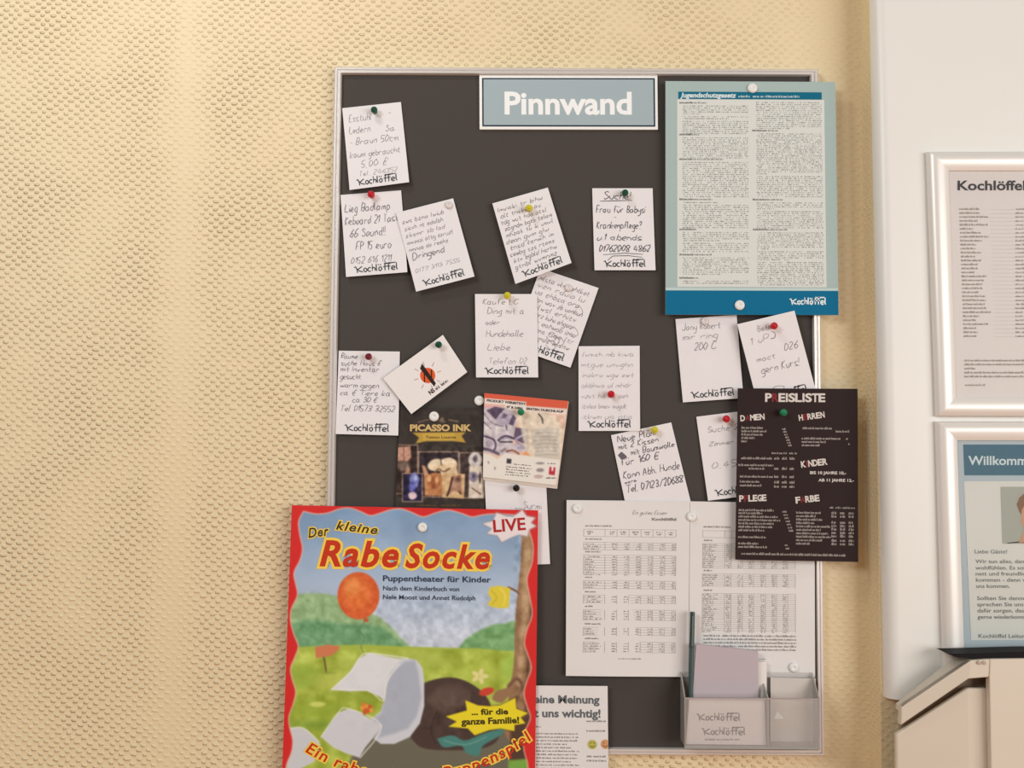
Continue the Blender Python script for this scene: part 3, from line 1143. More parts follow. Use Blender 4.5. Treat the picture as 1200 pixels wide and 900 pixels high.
ph(461, 521, 490, 579, (52, 36, 32))
cv.poly([(465, 524), (481, 523), (482, 536), (477, 541), (466, 541)], (196, 150, 130), 2)
cv.line([(473, 524), (473.5, 541)], 1, (130, 84, 74))
cv.ell(472, 546, 7, 6, (112, 92, 84), 2)
cv.ell(478, 556, 3, 9, (176, 134, 106), 2)
ph(490, 529, 538, 583, (46, 34, 40))
cv.ell(511.5, 545, 10.5, 7, (232, 214, 184), 1.5, -.2)
cv.ell(526, 544, 10, 7.5, (232, 214, 184), 1.5, .1)
cv.poly([(503, 548), (534, 542), (537, 556), (535, 582), (520, 582), (516, 552)], (226, 200, 164), 1.5)
cv.line([(516, 537), (517.5, 545)], 1.1, (70, 50, 50))
cv.line([(510, 553), (514.5, 549.5), (520, 553), (527, 549)], 1.6, (120, 84, 58))
cv.poly([(494, 545), (498, 546), (504, 560), (503, 570), (497, 558)], (204, 158, 126), 1.5)
cv.poly([(497, 558), (507, 554), (517, 555), (519, 581), (498, 581)], (190, 130, 84), 1.5)
cv.ell(508, 565, 8, 8, (170, 104, 62), 2); cv.ell(503, 561, 2.5, 4, (222, 176, 130), 1); cv.ell(512, 562, 2, 4, (214, 164, 116), 1); cv.ell(509, 570, 3, 3, (140, 78, 48), 1)
ph(538, 530, 567.5, 584, (58, 44, 42))
cv.ell(557, 539, 8, 9, (206, 198, 196), 1.5); cv.ell(557, 538, 3, 4.5, (120, 108, 112), 1); cv.ell(557, 538, 1.4, 2, (80, 70, 76), .8)
cv.poly([(550, 546), (565, 546), (566, 584), (549, 584)], (220, 208, 192), 1.5)
cv.ell(555, 559, 5.5, 6, (140, 130, 150), 1.5); cv.ell(555, 558, 2, 2.6, (84, 74, 96), 1)
cv.ell(562.5, 560, 1.6, 6, (60, 44, 44), 1.2)
cv.line([(553, 572), (563, 579)], 1.4, (104, 72, 66))
cv.poly([(518, 555), (545, 555.5), (544, 584.5), (518, 583)], (210, 176, 132), 1)
cv.poly([(530, 558), (540, 556.5), (541.5, 579), (532, 575), (524, 581)], (168, 128, 104), 1.2)
cv.ell(537, 562, 4, 4.5, (134, 98, 82), 1); cv.ell(537, 562, 1.8, 2, (92, 62, 56), .8)
cv.line([(530, 560), (527, 573), (524, 581)], 2.2, (70, 44, 38)); cv.line([(538, 576), (540, 579)], 1.6, (70, 44, 38))
ph(471, 554.5, 495.5, 588.5, (34, 28, 60))
cv.ell(485.5, 563, 5.5, 9, (126, 132, 196), 2); cv.ell(483, 571, 4, 6, (88, 92, 170), 2); cv.ell(487, 560, 2, 3, (176, 182, 226), 1.2)
cv.ell(483.5, 581, 5, 4.5, (216, 190, 196), 1.5)
cv.poly([(483, 507), (546, 506.5), (541, 511), (546, 519), (530, 517), (500, 517), (487, 520), (491, 513)], (186, 152, 62), 1)
cv.poly([(495, 507.6), (533, 507.4), (532, 516.6), (496, 517)], (206, 172, 76), 1.5, a=.7)
cv.line([(490, 495), (506, 491.5), (522, 495)], .9, (150, 126, 104)); cv.line([(526, 492), (537, 494)], 1.2, (150, 126, 104)); cv.ell(518, 492, 2.4, 3, (120, 100, 84))
cv.grain(np.clip((cv.Y - 520) / 3, 0, 1) * np.clip((587 - cv.Y) / 3, 0, 1), 42, 4, 3)
cv.blur(3)
cv.build('printed_artwork')
p = Pr()
text(p, 'Picasso Ink'.upper(), 481, 551, 505, 7.5, bold=.045)
tf.put('gold_lettering', p, (206, 176, 118), .0005, px=True)
p = Pr(); text(p, 'Tattoo Lounge', 499, 534, 514, 3.4, bold=.02)
fine(p, 488, 512, 593.5, 2); fine(p, 516, 541, 593.5, 2)
tf.put('small_lettering', p, (110, 84, 48), .0005, px=True)

# ------------------------------------------------------------------ flyer stack (red topped)
cst = mat('flyer_white', (228, 220, 210), rough=.5)
FL = [(567.6, 460.6), (666, 470), (652.5, 569), (566, 559)]
fk = None
st_root = empty('flyer_stack', P(612, 515, .016))
tag(st_root, 'stack of comic-style leaflets with an orange-red top band under a green pin', 'leaflets')
for k in range(5):
    e = (4 - k)
    cc = [(x + e * .12, y + e * (.95 if y > 540 else .2)) for x, y in FL]
    dd = .0166 + .0011 * k
    vs, fs = pslab([cc[0], cc[3], cc[2], cc[1]], dd - .0009, dd)
    o = obj('leaflet', vs, fs, cst, st_root)
    last = o
fs_ = Sheet('top_leaflet', None, None, FL, .0222, 100, 100, cst, thick=.0008)
o = fs_.o
o.parent = st_root
o.location = ORG[o] - ORG[st_root]
cv = Canvas(fs_, 220, 220, base=(226, 192, 172))
W_ = (232, 226, 218)
cv.poly([(560, 455), (670, 466), (669, 480), (563, 471)], (214, 92, 66), 1)
cv.poly([(568, 466.5), (617, 471), (616, 476), (568, 472.5)], W_, .6)
cv.poly([(592, 474), (664, 479), (663, 486), (592, 480)], W_, .6, a=.8)
cv.poly([(560, 474), (591, 476), (588, 478), (560, 482)], (226, 168, 168), 2)
pu, pu2, lg_ = (92, 76, 100), (136, 124, 142), (200, 190, 198)
cv.poly([(566, 478), (590, 477), (604, 483), (606, 492), (600, 520), (622, 524), (617, 528), (590, 534), (566, 530)], lg_, 1.5)
cv.poly([(570, 481), (580, 476.5), (592, 479), (586, 485), (581, 492)], pu, 1)
cv.poly([(580, 493), (590, 483), (601, 486), (596, 497), (588, 498)], (178, 166, 184), .8)
cv.poly([(587, 490), (590, 485), (595, 486), (592, 490.5)], (104, 88, 116), .7)
cv.poly([(596, 497), (601, 486), (605, 490), (601, 499)], pu, .8)
cv.line([(567, 484), (577, 496), (590, 499.5)], 1.2, (130, 118, 138)); cv.line([(567, 495), (575, 503)], 1.6, pu)
cv.poly([(568, 496), (576, 504), (576, 511), (568, 508)], (222, 214, 214), 1)
cv.poly([(581, 500), (588, 501), (586, 508), (580, 507)], (224, 218, 216), .8); cv.line([(593, 498), (594, 504)], 1.2, pu)
cv.poly([(604, 501), (619, 503), (620, 521), (611, 519), (602, 514)], pu, 1)
cv.line([(584, 516), (592, 511), (602, 514)], 2.4, (70, 58, 82)); cv.line([(586, 518), (600, 518)], 1.6, (60, 48, 66)); cv.line([(586, 514.5), (597, 513)], 1.4, pu2)
cv.line([(617, 508), (604, 516), (614, 523)], 2.4, (170, 160, 186)); cv.ell(611, 525, 5, 2, (176, 166, 184))
cv.line([(567, 511), (578, 515), (581, 522), (579, 528)], 2.2, pu); cv.ell(573, 520, 4, 4, (168, 156, 172), 1)
cv.line([(567, 526), (575, 528), (584, 532)], 3.4, (104, 90, 108)); cv.line([(588, 529), (592, 526)], 3, (150, 136, 140))
cv.poly([(604, 482), (634, 482), (652, 489), (660, 505), (656, 544), (618, 540), (610, 500)], (222, 212, 192), 3, a=.8)
cv.line([(631, 485), (635, 490), (636, 496)], 1.6, (76, 66, 66))
cv.poly([(622, 505), (640, 500), (655, 502), (656, 538), (627, 537)], (204, 196, 182), 1.2)
for k in range(7):
    cv.line([(627, 508 + k * 4.3), (640, 507 + k * 4.3), (653, 508 + k * 4.2)], .6, (150, 142, 136), a=.8)
cv.poly([(612, 533), (616, 528.5), (623, 535)], (226, 158, 112), 1.5)
cv.line([(594, 529), (601, 528), (608, 532)], 2.2, (146, 92, 72))
cv.poly([(558, 530), (575, 533), (583, 538), (592, 531), (657, 539.5), (650, 575), (558, 565)], (230, 224, 216), 1)
cv.poly([(594, 537.5), (599.5, 538), (599, 543.5), (593.5, 543)], (60, 54, 62), .6)
cv.poly([(644, 547), (651, 548), (650, 557), (643, 556)], (186, 46, 62), .6); cv.poly([(646.3, 547), (648.7, 547.3), (648.4, 552), (646.1, 552)], (236, 220, 218), .5)
cv.ell(633, 551, 4.6, 2.3, (150, 140, 140)); cv.ell(631, 558.5, 5.5, 2.2, (196, 172, 166)); cv.ell(633, 543, 5, 1.4, (150, 142, 142))
cv.ell(580, 549, 2.4, 2.2, (226, 216, 214)); cv.line([(580, 547.5), (580, 550)], .9, (110, 90, 90)); cv.line([(572, 541), (573, 543)], 1, (120, 100, 100))
cv.grain(np.clip((cv.Y - 478) / 3, 0, 1) * np.clip((532 - cv.Y) / 3, 0, 1), 34, 4, 3)
cv.blur(3)
ar = cv.build('printed_artwork')
p = Pr()
an = .093
text(p, 'PRODUKT WERBETEXT', 570.5, 616, 470.5, 2.7, bold=.05, angle=an)
text(p, 'FÜR DEN', 594, 612, 478.3, 2.7, bold=.05, angle=an)
text(p, 'ERSTEN DURCHLAUF', 617, 660, 480.2, 2.7, bold=.05, angle=an * .9)
for k, (xx, x1_) in enumerate(((602, 622), (593, 623), (593, 620), (593, 622), (592, 621))):
    yy = 544.5 + k * 3
    n0 = len(p.v)
    fine(p, xx, x1_, yy, 1.1)
    p.v[n0:] = [(a, b + (a - xx) * .09) for a, b in p.v[n0:]]
n0 = len(p.v)
fine(p, 641, 651, 544, 1.0); fine(p, 640, 651, 561, 1.4, dens=1)
fs_.put('lettering', p, (96, 80, 82), .0005, px=True)

# ------------------------------------------------------------------ children's theatre poster
po = Sheet('theatre_poster', 'big red-edged puppet theatre poster over the lower left corner of the noticeboard', 'poster',
           [(342, 592), (630.6, 598), (626, 1003), (327, 1006)], [.0245, .0245, .034, .038], 290, 410, mat('poster_red', (210, 42, 40), rough=.4))
rect = (0, 0, 1, .80)
cv = Canvas(po, 340, 380, rect=rect, base=(212, 40, 38))
inner = [(356, 600), (370, 603), (384, 602), (398, 597), (410, 596), (422, 600), (434, 605), (446, 602), (458, 598), (470, 597), (482, 601), (496, 606.5),
         (510, 602), (525, 598.5), (540, 602), (553, 606.5), (566, 604), (580, 603), (600, 604), (616, 607), (619, 620), (624, 640), (623, 660), (617, 680), (620, 700), (623, 722), (617, 740),
         (614, 756), (618, 770), (622, 785), (617, 800), (613.5, 815), (617, 830), (621, 843), (616, 856), (612.5, 869), (614, 884), (618, 900), (616, 925), (610, 940),
         (345, 940), (335, 920), (336, 900), (342, 884), (343.5, 870), (340, 855), (339, 843), (344, 828), (347, 813), (343, 799), (341, 786), (346, 773), (350, 760),
         (345, 746), (341, 730), (342, 716), (349, 700), (347, 686), (345, 673), (352, 658), (355, 644), (352, 628), (350.5, 612)]
X, Y = cv.X, cv.Y
cv.poly(inner, (226, 186, 168), 1, grow=1.2, sm=True)
# picture inside the scalloped edge
tex = np.zeros(cv.C.shape)
t = np.clip((Y - 600) / 150, 0, 1)[..., None]
tex[:] = np.array((128, 158, 192)) * (1 - t) + np.array((196, 206, 222)) * t
tex += (cv.noise(30, 3) * 15)[..., None]
hold = cv.C
base_mask = np.clip(cv.sd(smooth_pts(inner + [inner[0]], 4)[:-1]) + .5, 0, 1)
cv.C = tex
# far bushes
cv.poly([(330, 712), (345, 700), (372, 697), (398, 702), (420, 716), (442, 724), (458, 737), (468, 748), (474, 770), (330, 770)], (150, 182, 132), 3, sm=True)
cv.poly([(330, 738), (360, 728), (400, 733), (440, 735), (462, 748), (470, 770), (330, 770)], (112, 162, 116), 6, sm=True)
cv.poly([(545, 752), (560, 742), (578, 734), (592, 733), (604, 732), (612, 770), (540, 770)], (122, 170, 112), 3, sm=True)
bm = np.clip((Y - 692) / 10, 0, 1) * np.clip((770 - Y) / 10, 0, 1)
cv.grain(bm, 34, 6, 3)
# meadow
cv.poly([(330, 764), (345, 761), (385, 759), (430, 758), (470, 760), (545, 762), (560, 762), (590, 765), (610, 766), (630, 940), (330, 940)], (168, 186, 72), 2)
gm = np.clip((Y - 762) / 4, 0, 1)
cv.grain(gm, 44, 12, 3)
for k, (gx, gy, rx, ry, c) in enumerate([(395, 800, 50, 9, (188, 196, 92)), (370, 835, 30, 10, (146, 172, 52)), (560, 790, 28, 10, (188, 206, 88)), (355, 795, 20, 14, (142, 172, 60)),
                                         (430, 782, 40, 7, (190, 204, 100)), (372, 852, 36, 5, (112, 148, 52)), (430, 820, 22, 7, (140, 160, 50)), (598, 785, 10, 14, (150, 190, 78)), (480, 775, 50, 10, (176, 194, 88))]):
    cv.ell(gx, gy, rx, ry, c, 8, a=.6)
cv.ell(372, 828, 9, 3, (206, 214, 110), 1.5)
# shadowy ground and a plain dark boulder
cv.poly([(420, 862), (450, 850), (500, 862), (560, 866), (615, 860), (618, 940), (420, 940)], (108, 104, 88), 5, sm=True)
cv.poly([(482, 868), (476, 846), (480, 822), (492, 806), (512, 798), (534, 797), (556, 806), (572, 822), (580, 846), (584, 868), (560, 880), (500, 880)], (74, 58, 52), 1.5, sm=True)
cv.poly([(500, 822), (518, 806), (540, 806), (552, 820), (536, 834), (512, 836)], (94, 76, 68), 7, sm=True)
cv.line([(512, 836), (505, 856), (510, 874)], 1.2, (56, 44, 42)); cv.line([(552, 820), (560, 842), (556, 862)], 1.2, (56, 44, 42)); cv.line([(536, 834), (540, 860)], 1.0, (60, 46, 44))
rm = np.clip(1 - ((X - 530) / 56) ** 2 - ((Y - 840) / 44) ** 2, 0, 1)
cv.grain(rm, 22, 8, 3)
# signpost
cv.line([(379, 770), (381.5, 785), (382, 791)], 2.0, (110, 88, 50))
cv.poly([(369, 761), (384, 758), (398, 760), (397, 764), (388, 771), (370, 774)], (208, 124, 84), 1)
cv.ell(384, 791, 8, 2, (140, 160, 60), 2, a=.7)
# tree trunk at the right
cv.poly([(611, 622), (627, 620), (627, 700), (624, 760), (620, 830), (622, 872), (598, 872), (590, 850), (596, 820), (588, 826), (577, 822), (582, 812), (596, 806), (602, 780), (603, 740), (606, 700), (610, 660)], (150, 116, 84), 1.5, sm=True)
cv.poly([(615, 630), (622, 630), (621, 700), (614, 760), (612, 800), (606, 800), (610, 740), (612, 690)], (178, 146, 110), 4, sm=True)
cv.line([(626, 640), (624, 700), (620, 760), (616, 840)], 3, (98, 66, 50), 3)
cv.line([(596, 806), (606, 798), (612, 808), (604, 822), (592, 830)], 3.5, (112, 78, 60), 3)
cv.line([(596, 690), (604, 694), (609, 698)], 2.4, (120, 86, 66))
tm = np.clip((X - 600) / 6, 0, 1) * np.clip((Y - 615) / 10, 0, 1)
cv.grain(tm, 40, 7, 3)
cv.poly([(598, 850), (622, 838), (624, 895), (598, 897)], (84, 58, 46), 4)
cv.poly([(596, 893), (630, 890), (630, 940), (592, 940)], (120, 170, 70), 3)
# yellow tag on a twig
cv.poly([(574, 690), (584, 688), (598, 691), (597, 702), (596, 714), (586, 715), (575, 713), (571, 710), (576, 704), (572, 698)], (222, 204, 64), .8)
cv.line([(576, 694), (582, 702), (577, 710)], 1, (188, 166, 42)); cv.line([(586, 691), (592, 700), (590, 712)], 1.2, (240, 226, 110))
# small pale flower
for k in range(5):
    cv.ell(562 + 6 * math.cos(k * 1.25), 795 + 5 * math.sin(k * 1.25), 4.4, 2.6, (226, 218, 150), 1.2, k * 1.25)
cv.ell(570, 813, 9, 4.5, (204, 66, 48), 1.5, -.3)
# balloon
cv.ell(420, 700, 24.6, 28, (214, 96, 48), 1.2)
cv.ell(418, 697, 17, 20, (228, 122, 58), 8, a=.8); cv.ell(413, 689, 9, 10, (238, 156, 88), 8, a=.7)
bmk = np.clip(1 - ((X - 420) / 25) ** 2 - ((Y - 700) / 28) ** 2, 0, 1)
cv.grain(np.clip(bmk * 6, 0, 1), 22, 5, 3)
cv.poly([(426, 726), (431, 727), (432, 731), (426, 731)], (196, 88, 48), .8)
cv.line([(428, 731), (421, 740), (427, 750), (423, 760), (426, 768)], .9, (96, 130, 92))
# flying blank sheets
cv.poly([(388, 811), (400, 800), (410, 790), (420, 775), (432, 768), (446, 771), (462, 775), (478, 774), (488, 776), (495, 785), (497, 800), (497, 830), (492, 850), (480, 866), (462, 874), (446, 874),
         (438, 868), (446, 852), (434, 846), (446, 836), (450, 824), (444, 818), (430, 812), (410, 813)], (206, 210, 218), 1, sm=False)
cv.poly([(450, 824), (452, 806), (460, 790), (474, 778), (486, 776), (490, 790), (494, 820), (488, 842), (478, 856), (462, 862), (440, 868), (446, 852), (436, 846), (446, 838)], (164, 172, 188), 4, a=.8)
cv.poly([(388, 811), (410, 790), (420, 775), (432, 768), (470, 775), (456, 792), (450, 822), (432, 812)], (220, 222, 226), 1.5)
cv.line([(388, 811), (412, 789), (421, 774), (432, 768), (478, 774)], 1.1, (240, 240, 240)); cv.line([(388, 811), (430, 812), (449, 824), (453, 802), (468, 781)], 1, (236, 236, 226))
cv.poly([(376, 866), (385, 854), (396, 838), (408, 833), (420, 837), (434, 845), (447, 853), (438, 866), (428, 878), (421, 890), (405, 885), (390, 878)], (208, 210, 216), 1)
cv.line([(376, 866), (396, 838), (408, 833), (447, 853), (422, 890)], 1.1, (238, 238, 232))
cv.poly([(338, 856), (350, 855), (360, 858), (376, 875), (368, 895), (350, 904), (336, 905)], (204, 206, 210), 1)
cv.line([(340, 856), (356, 856), (374, 872)], 1.1, (236, 236, 230))
pm = np.clip(1 - ((X - 430) / 66) ** 2 - ((Y - 820) / 54) ** 2, 0, 1) * 0.4
cv.grain(pm, 20, 7, 3)
for k in range(9):
    cv.ell(429 + 7 * math.cos(k * 2.4) * (k / 9) ** .5, 833 + 6 * math.sin(k * 2.4) * (k / 9) ** .5, 2.6, 2.4, random.choice([(224, 128, 56), (206, 92, 44), (232, 158, 72)]), 1)
# teal cloth on the ground
cv.poly([(512, 868), (530, 864), (545, 870), (566, 862), (590, 856), (586, 864), (566, 876), (560, 888), (546, 884), (540, 876), (520, 878)], (72, 132, 124), 1.2, sm=True)
cv.line([(520, 870), (545, 875), (570, 866)], 1.1, (112, 166, 154))
# yellow burst
yb = []
star = [(522, 842), (547, 835), (545, 823), (560, 829), (573, 830), (586, 829), (604, 820), (605, 833), (619, 838), (610, 843), (616, 850), (603, 852), (603, 859), (586, 856), (573, 858), (556, 864), (548, 856), (525, 854), (535, 848)]
art = cv.C
cv.C = hold * (1 - base_mask[..., None]) + art * base_mask[..., None]
cv.poly(star, (60, 44, 36), 1.5, grow=1, a=.6)
cv.poly(star, (232, 214, 40), .8)
lv = [(566, 614), (578, 611), (582, 601), (592, 605), (601, 606), (608, 601), (612, 597.5), (617, 605), (627, 607), (622, 613), (628, 617), (620, 621), (618, 629), (608, 627), (600, 630), (588, 636), (583, 628), (571, 626), (577, 620)]
cv.poly(lv, (150, 150, 160), 2, grow=1.6, a=.6)
cv.poly(lv, (232, 220, 222), .8)
cv.blur(1)
cv.build('printed_artwork')
ylw, org = (242, 206, 84), (196, 56, 30)


def twotone(body, x0, x1, yb_, cap, shear=.25, angle=0, c1=org, c2=ylw, b=.015, bo=.1, arc=None):
    q = Pr(); text(q, body, x0, x1, yb_, cap, bold=bo, shear=shear, angle=angle, spacing=1.14, arc=arc)
    po.put('lettering_outline', q, c2, .0007, px=True)
    q = Pr(); text(q, body, x0, x1, yb_, cap, bold=b, shear=shear, angle=angle, spacing=1.14, arc=arc)
    po.put('lettering', q, c1, .0011, px=True)


twotone('Der', 362, 386, 631, 12, angle=-.12, c1=(60, 50, 30))
twotone('kleine', 394, 442, 621, 11, angle=.12, c1=(60, 50, 30))
twotone('Rabe', 376, 466, 664, 31, angle=.015, b=.028)
twotone('Socke', 476, 573, 666, 29, angle=.015, b=.028)
for args in (('Puppentheater für Kinder', 449, 575, 682.5, 7, .02), ('Nach dem Kinderbuch von', 449, 538, 693.5, 5.4, .015), ('Nele Moost und Annet Rudolph', 449, 557, 704, 5.4, .015)):
    q = Pr()
    text(q, *args[:5], bold=args[5], angle=.013)
    po.put('lettering', q, (52, 62, 82), .0008, px=True)
q = Pr(); text(q, 'LIVE', 579, 616, 624, 15, bold=.02, angle=-.08)
po.put('lettering', q, (176, 40, 42), .0008, px=True)
q = Pr()
text(q, '... für die', 553, 595, 840, 7, bold=.03, angle=-.02)
text(q, 'ganze Familie!', 541, 608, 851.5, 7.5, bold=.03, angle=-.03)
po.put('lettering', q, (70, 58, 26), .0008, px=True)
Rr = 236
twotone('Ein rabenstarkes Puppenspiel', 0, 282, 0, 13.5, shear=.1, c1=(196, 52, 24), arc=(480, 681, Rr, math.pi / 2 + math.asin(122 / Rr)))

# ------------------------------------------------------------------ acrylic note holder
ACR = clear_mat('clear_acrylic', (0.965, 0.965, 0.96), 1.22, (235, 228, 224), 0.18)
ACE = clear_mat('acrylic_edge', (0.75, 0.76, 0.76), 1.4, (225, 222, 218), 0.45)
hd = empty('note_holder', P(881, 876, .03))
tag(hd, 'clear acrylic note holder in the lower right corner of the noticeboard', 'holder')
HB, HF = 0.0230, 0.062


def slab3(name, pts, mt, parent, tv):
    """thin plate through 4 world points, thickened by vector tv"""
    tv = Vector(tv)
    vs, fs = prism([Vector(q) for q in pts], [Vector(q) + tv for q in pts])
    return obj(name, vs, fs, mt, parent)


fT, fTR, fBR, fB = P(802, 817.5, HF), P(960.8, 818.5, HF), P(961.5, 878.5, HF), P(803, 877.5, HF)
slab3('front_panel', [fT, fTR, fBR, fB], ACR, hd, (0, .002, 0))
vs = [Vector((a.x, -HF - .0005, a.z + dz)) for a, dz in ((fT, 0), (fTR, 0), (fTR, -.0022), (fT, -.0022))]
slab3('front_lip', vs, mat('acrylic_rim', (172, 160, 156), rough=.25), hd, (0, .0026, 0))
zt = P(802, 790, .04).z
for x, nm in ((fT.x, 'side_panel'), (fTR.x - .002, 'side_panel'), (P(900, 850, HF).x, 'divider_panel')):
    zz = zt if nm == 'side_panel' else P(900, 800, .04).z
    slab3(nm, [(x, -HB, zz), (x, -HB, fB.z), (x, -HF + .002, fB.z), (x, -HF + .002, fT.z)], ACE, hd, (.002, 0, 0))
slab3('base_panel', [(fT.x, -HB, fB.z), (fTR.x, -HB, fB.z), (fTR.x, -HF, fB.z), (fT.x, -HF, fB.z)], ACE, hd, (0, 0, .003))
slab3('back_panel', [(fT.x, -HB, zt), (fTR.x, -HB, zt), (fTR.x, -HB, fB.z), (fT.x, -HB, fB.z)], ACR, hd, (0, .0015, 0))

CARDG = mat('grey_card', (204, 195, 188), rough=.6, noise=.02, nscale=20)
vs, fs = pslab([(903, 794), (903, 872), (956, 872), (956, 795)], .0265, .0275)
tag(obj('backing_card', vs, fs, CARDG), 'plain grey card standing in the right half of the note holder', 'card')
gs = mat('pad_paper', (232, 226, 222), rough=.8)


def pad(label, c, d, thick, mt):
    s = Sheet('note_pad', label, 'notepad', c, d, 72, 98, mt, thick=thick, group='pads of note cards in the holder')
    return s


pad('white note pad whose edge shows behind the tallest pad in the holder', [(830, 771), (898.5, 776), (898.5, 868), (828, 868)], .030, .004, gs)
pad('blank note pad standing highest in the clear holder, its shade painted in as lilac-grey', [(816, 755), (888.5, 763), (889, 868), (808, 866)], [.038, .038, .036, .036], .005, mat('shaded_pad_paper', (186, 174, 180), rough=.8))  # blank paper in shade: the darkening is put into its base colour
fp = pad('front note pad with two printed wordmarks behind the clear holder front', [(808, 820), (896, 821), (898, 873), (804, 872)], .052, .010, mat('pinkish_paper', (232, 222, 220), rough=.8))
p = Pr()
logo(p, 817, 843.5, 52, 8.5, 1.4, .02)
logo(p, 823, 860.5, 52, 8.5, 1.4, .01)
fine(p, 826, 868, 867.5, 1.6)
fp.put('printed_wordmark', p, (104, 94, 96), .0005, px=True)


def tube(name, a, b, r, mt, parent=None, n=14, r2=None, caps=True):
    a, b = Vector(a), Vector(b)
    ax = (b - a).normalized()
    s_ = ax.orthogonal().normalized()
    t_ = ax.cross(s_)
    vs, fs = [], []
    for q, rr in ((a, r), (b, r2 or r)):
        for k in range(n):
            t = 2 * math.pi * k / n
            vs.append(q + (s_ * math.cos(t) + t_ * math.sin(t)) * rr)
    for k in range(n):
        fs.append((k, (k + 1) % n, n + (k + 1) % n, n + k))
    fs.append(tuple(range(n))[::-1])
    fs.append(tuple(range(n, 2 * n)))
    return obj(name, vs, fs, mt, parent)


pen = empty('ballpoint_pen', P(810, 866, .032))
tag(pen, 'slim dark teal pen standing at the left end of the note holder', 'pen')
TEAL = mat('pen_teal', (62, 84, 84), rough=.35)
pa, pb = P(808.2, 868, .040), P(811.5, 717, .034)
tube('barrel', pa.lerp(pb, .06), pa.lerp(pb, .72), .0038, TEAL, pen)
tube('cap', pa.lerp(pb, .72), pb, .0041, mat('pen_cap', (54, 72, 70), rough=.3), pen)
tube('tip', pa, pa.lerp(pb, .06), .0012, mat('pen_tip', (180, 180, 178), rough=.3, metal=1), pen, r2=.0036)
cA, cB = pa.lerp(pb, .74), pa.lerp(pb, .97)
slab3('clip', [cA + Vector((-.0012, -.0045, 0)), cB + Vector((-.0012, -.0045, 0)), cB + Vector((.0012, -.0045, 0)), cA + Vector((.0012, -.0045, 0))], mat('pen_clip', (120, 132, 130), rough=.3, metal=.6), pen, (0, -.0012, 0))
p0 = P(912, 838, HF - .004)
vs, fs = prism([p0 + Vector(q) for q in ((-.007, 0, -.006), (.009, 0, -.006), (-.001, 0, .006))], [p0 + Vector(q) for q in ((-.007, .001, -.006), (.009, .001, -.006), (-.001, .001, .006))])
tag(obj('paper_scrap', vs, fs, gs), 'tiny white paper scrap inside the right half of the holder', 'paper')

# ------------------------------------------------------------------ pins
def lathe(prof, n=20):
    vs, fs = [], []
    for r, h in prof:
        for k in range(n):
            a = 2 * math.pi * k / n
            vs.append((r * math.cos(a), -h, r * math.sin(a)))
    for i in range(len(prof) - 1):
        for k in range(n):
            fs.append((i * n + k, i * n + (k + 1) % n, (i + 1) * n + (k + 1) % n, (i + 1) * n + k))
    fs.append(tuple(range(n)))
    fs.append(tuple(range(len(prof) * n - 1, (len(prof) - 1) * n - 1, -1)))
    return vs, fs


KNOB = lathe([(.0045, 0), (.0052, .0006), (.0050, .002), (.0034, .0034), (.0032, .006), (.0048, .008), (.0066, .0105), (.0073, .0135), (.0066, .0165), (.0045, .0187), (.0015, .0195)])
DISC = lathe([(.0079, 0), (.0084, .0012), (.0084, .0026), (.0074, .0038), (.0045, .0046), (.0035, .0042), (.001, .0040)])
NEED = lathe([(.0006, -.004), (.0006, .001)], 6)
pin_mesh = {}


def meshof(key, g, mt):
    if key not in pin_mesh:
        me = bpy.data.meshes.new(key)
        me.from_pydata(g[0], [], g[1])
        me.materials.append(mt)
        for q in me.polygons:
            q.use_smooth = len(q.vertices) == 4
        pin_mesh[key] = me
    return pin_mesh[key]


STEEL = mat('pin_steel', (190, 190, 190), rough=.25, metal=1)
PC = {'green': mat('pin_green', (14, 78, 58), rough=.3), 'bright_green': mat('pin_bright_green', (22, 128, 88), rough=.3), 'red': mat('pin_red', (198, 24, 40), rough=.3), 'dark_red': mat('pin_dark_red', (122, 24, 44), rough=.3),
      'yellow': mat('pin_yellow', (214, 204, 52), rough=.3), 'black': mat('pin_black', (26, 22, 24), rough=.3), 'white': mat('pin_white', (228, 228, 226), rough=.35), 'clear': mat('pin_offwhite', (214, 206, 204), rough=.3)}


def pin(px, py, c, kind, base, label, s=1.0):
    loc = P(px, py, base + (.010 if kind == 'knob' else .003))
    loc = Vector((loc.x, -base, loc.z))
    r = empty('push_pin', loc)
    tag(r, label, 'pin', 'push pins on the noticeboard')
    for nm, g, mt in (('head', KNOB if kind == 'knob' else DISC, PC[c]), ('needle', NEED, STEEL)):
        o = bpy.data.objects.new(nm, meshof(kind + nm + c, g, mt) if nm == 'head' else meshof('needle', g, mt))
        COL.objects.link(o)
        o.parent = r
        o.scale = (s, s, s)
        ORG[o] = loc


pin(438.5, 129, 'green', 'knob', .0152, 'dark green pin in the topmost left note card', .8)
pin(435, 228, 'red', 'knob', .0152, 'red pin at the top of the keyboard note', .85)
pin(526, 240, 'clear', 'disc', .0188, 'off-white pin at the corner of the tilted note right of the keyboard note', .75)
pin(620, 244, 'yellow', 'knob', .0217, 'yellow pin in the closely written tilted note', .85)
pin(732.5, 226, 'green', 'knob', .0152, 'dark green pin in the note headed Suche', .8)
pin(666.5, 337, 'clear', 'disc', .0152, 'off-white pin in the right-leaning note behind the yellow-pinned notes', .8)
pin(594.5, 346.5, 'yellow', 'knob', .0187, 'yellow pin at the top edge of the upright note in the middle', .85)
pin(716, 462, 'red', 'knob', .0158, 'red pin low on the faint pencil note', .85)
pin(432, 418, 'dark_red', 'knob', .0152, 'dark red pin in the note at the left board edge', .8)
pin(514, 404, 'green', 'knob', .019, 'dark green pin in the tilted business card', .8)
pin(826, 376, 'clear', 'disc', .0162, 'off-white pin in the note just under the law notice', .8)
pin(907, 382, 'red', 'knob', .0284, 'red pin in the tilted note above the price list', .85)
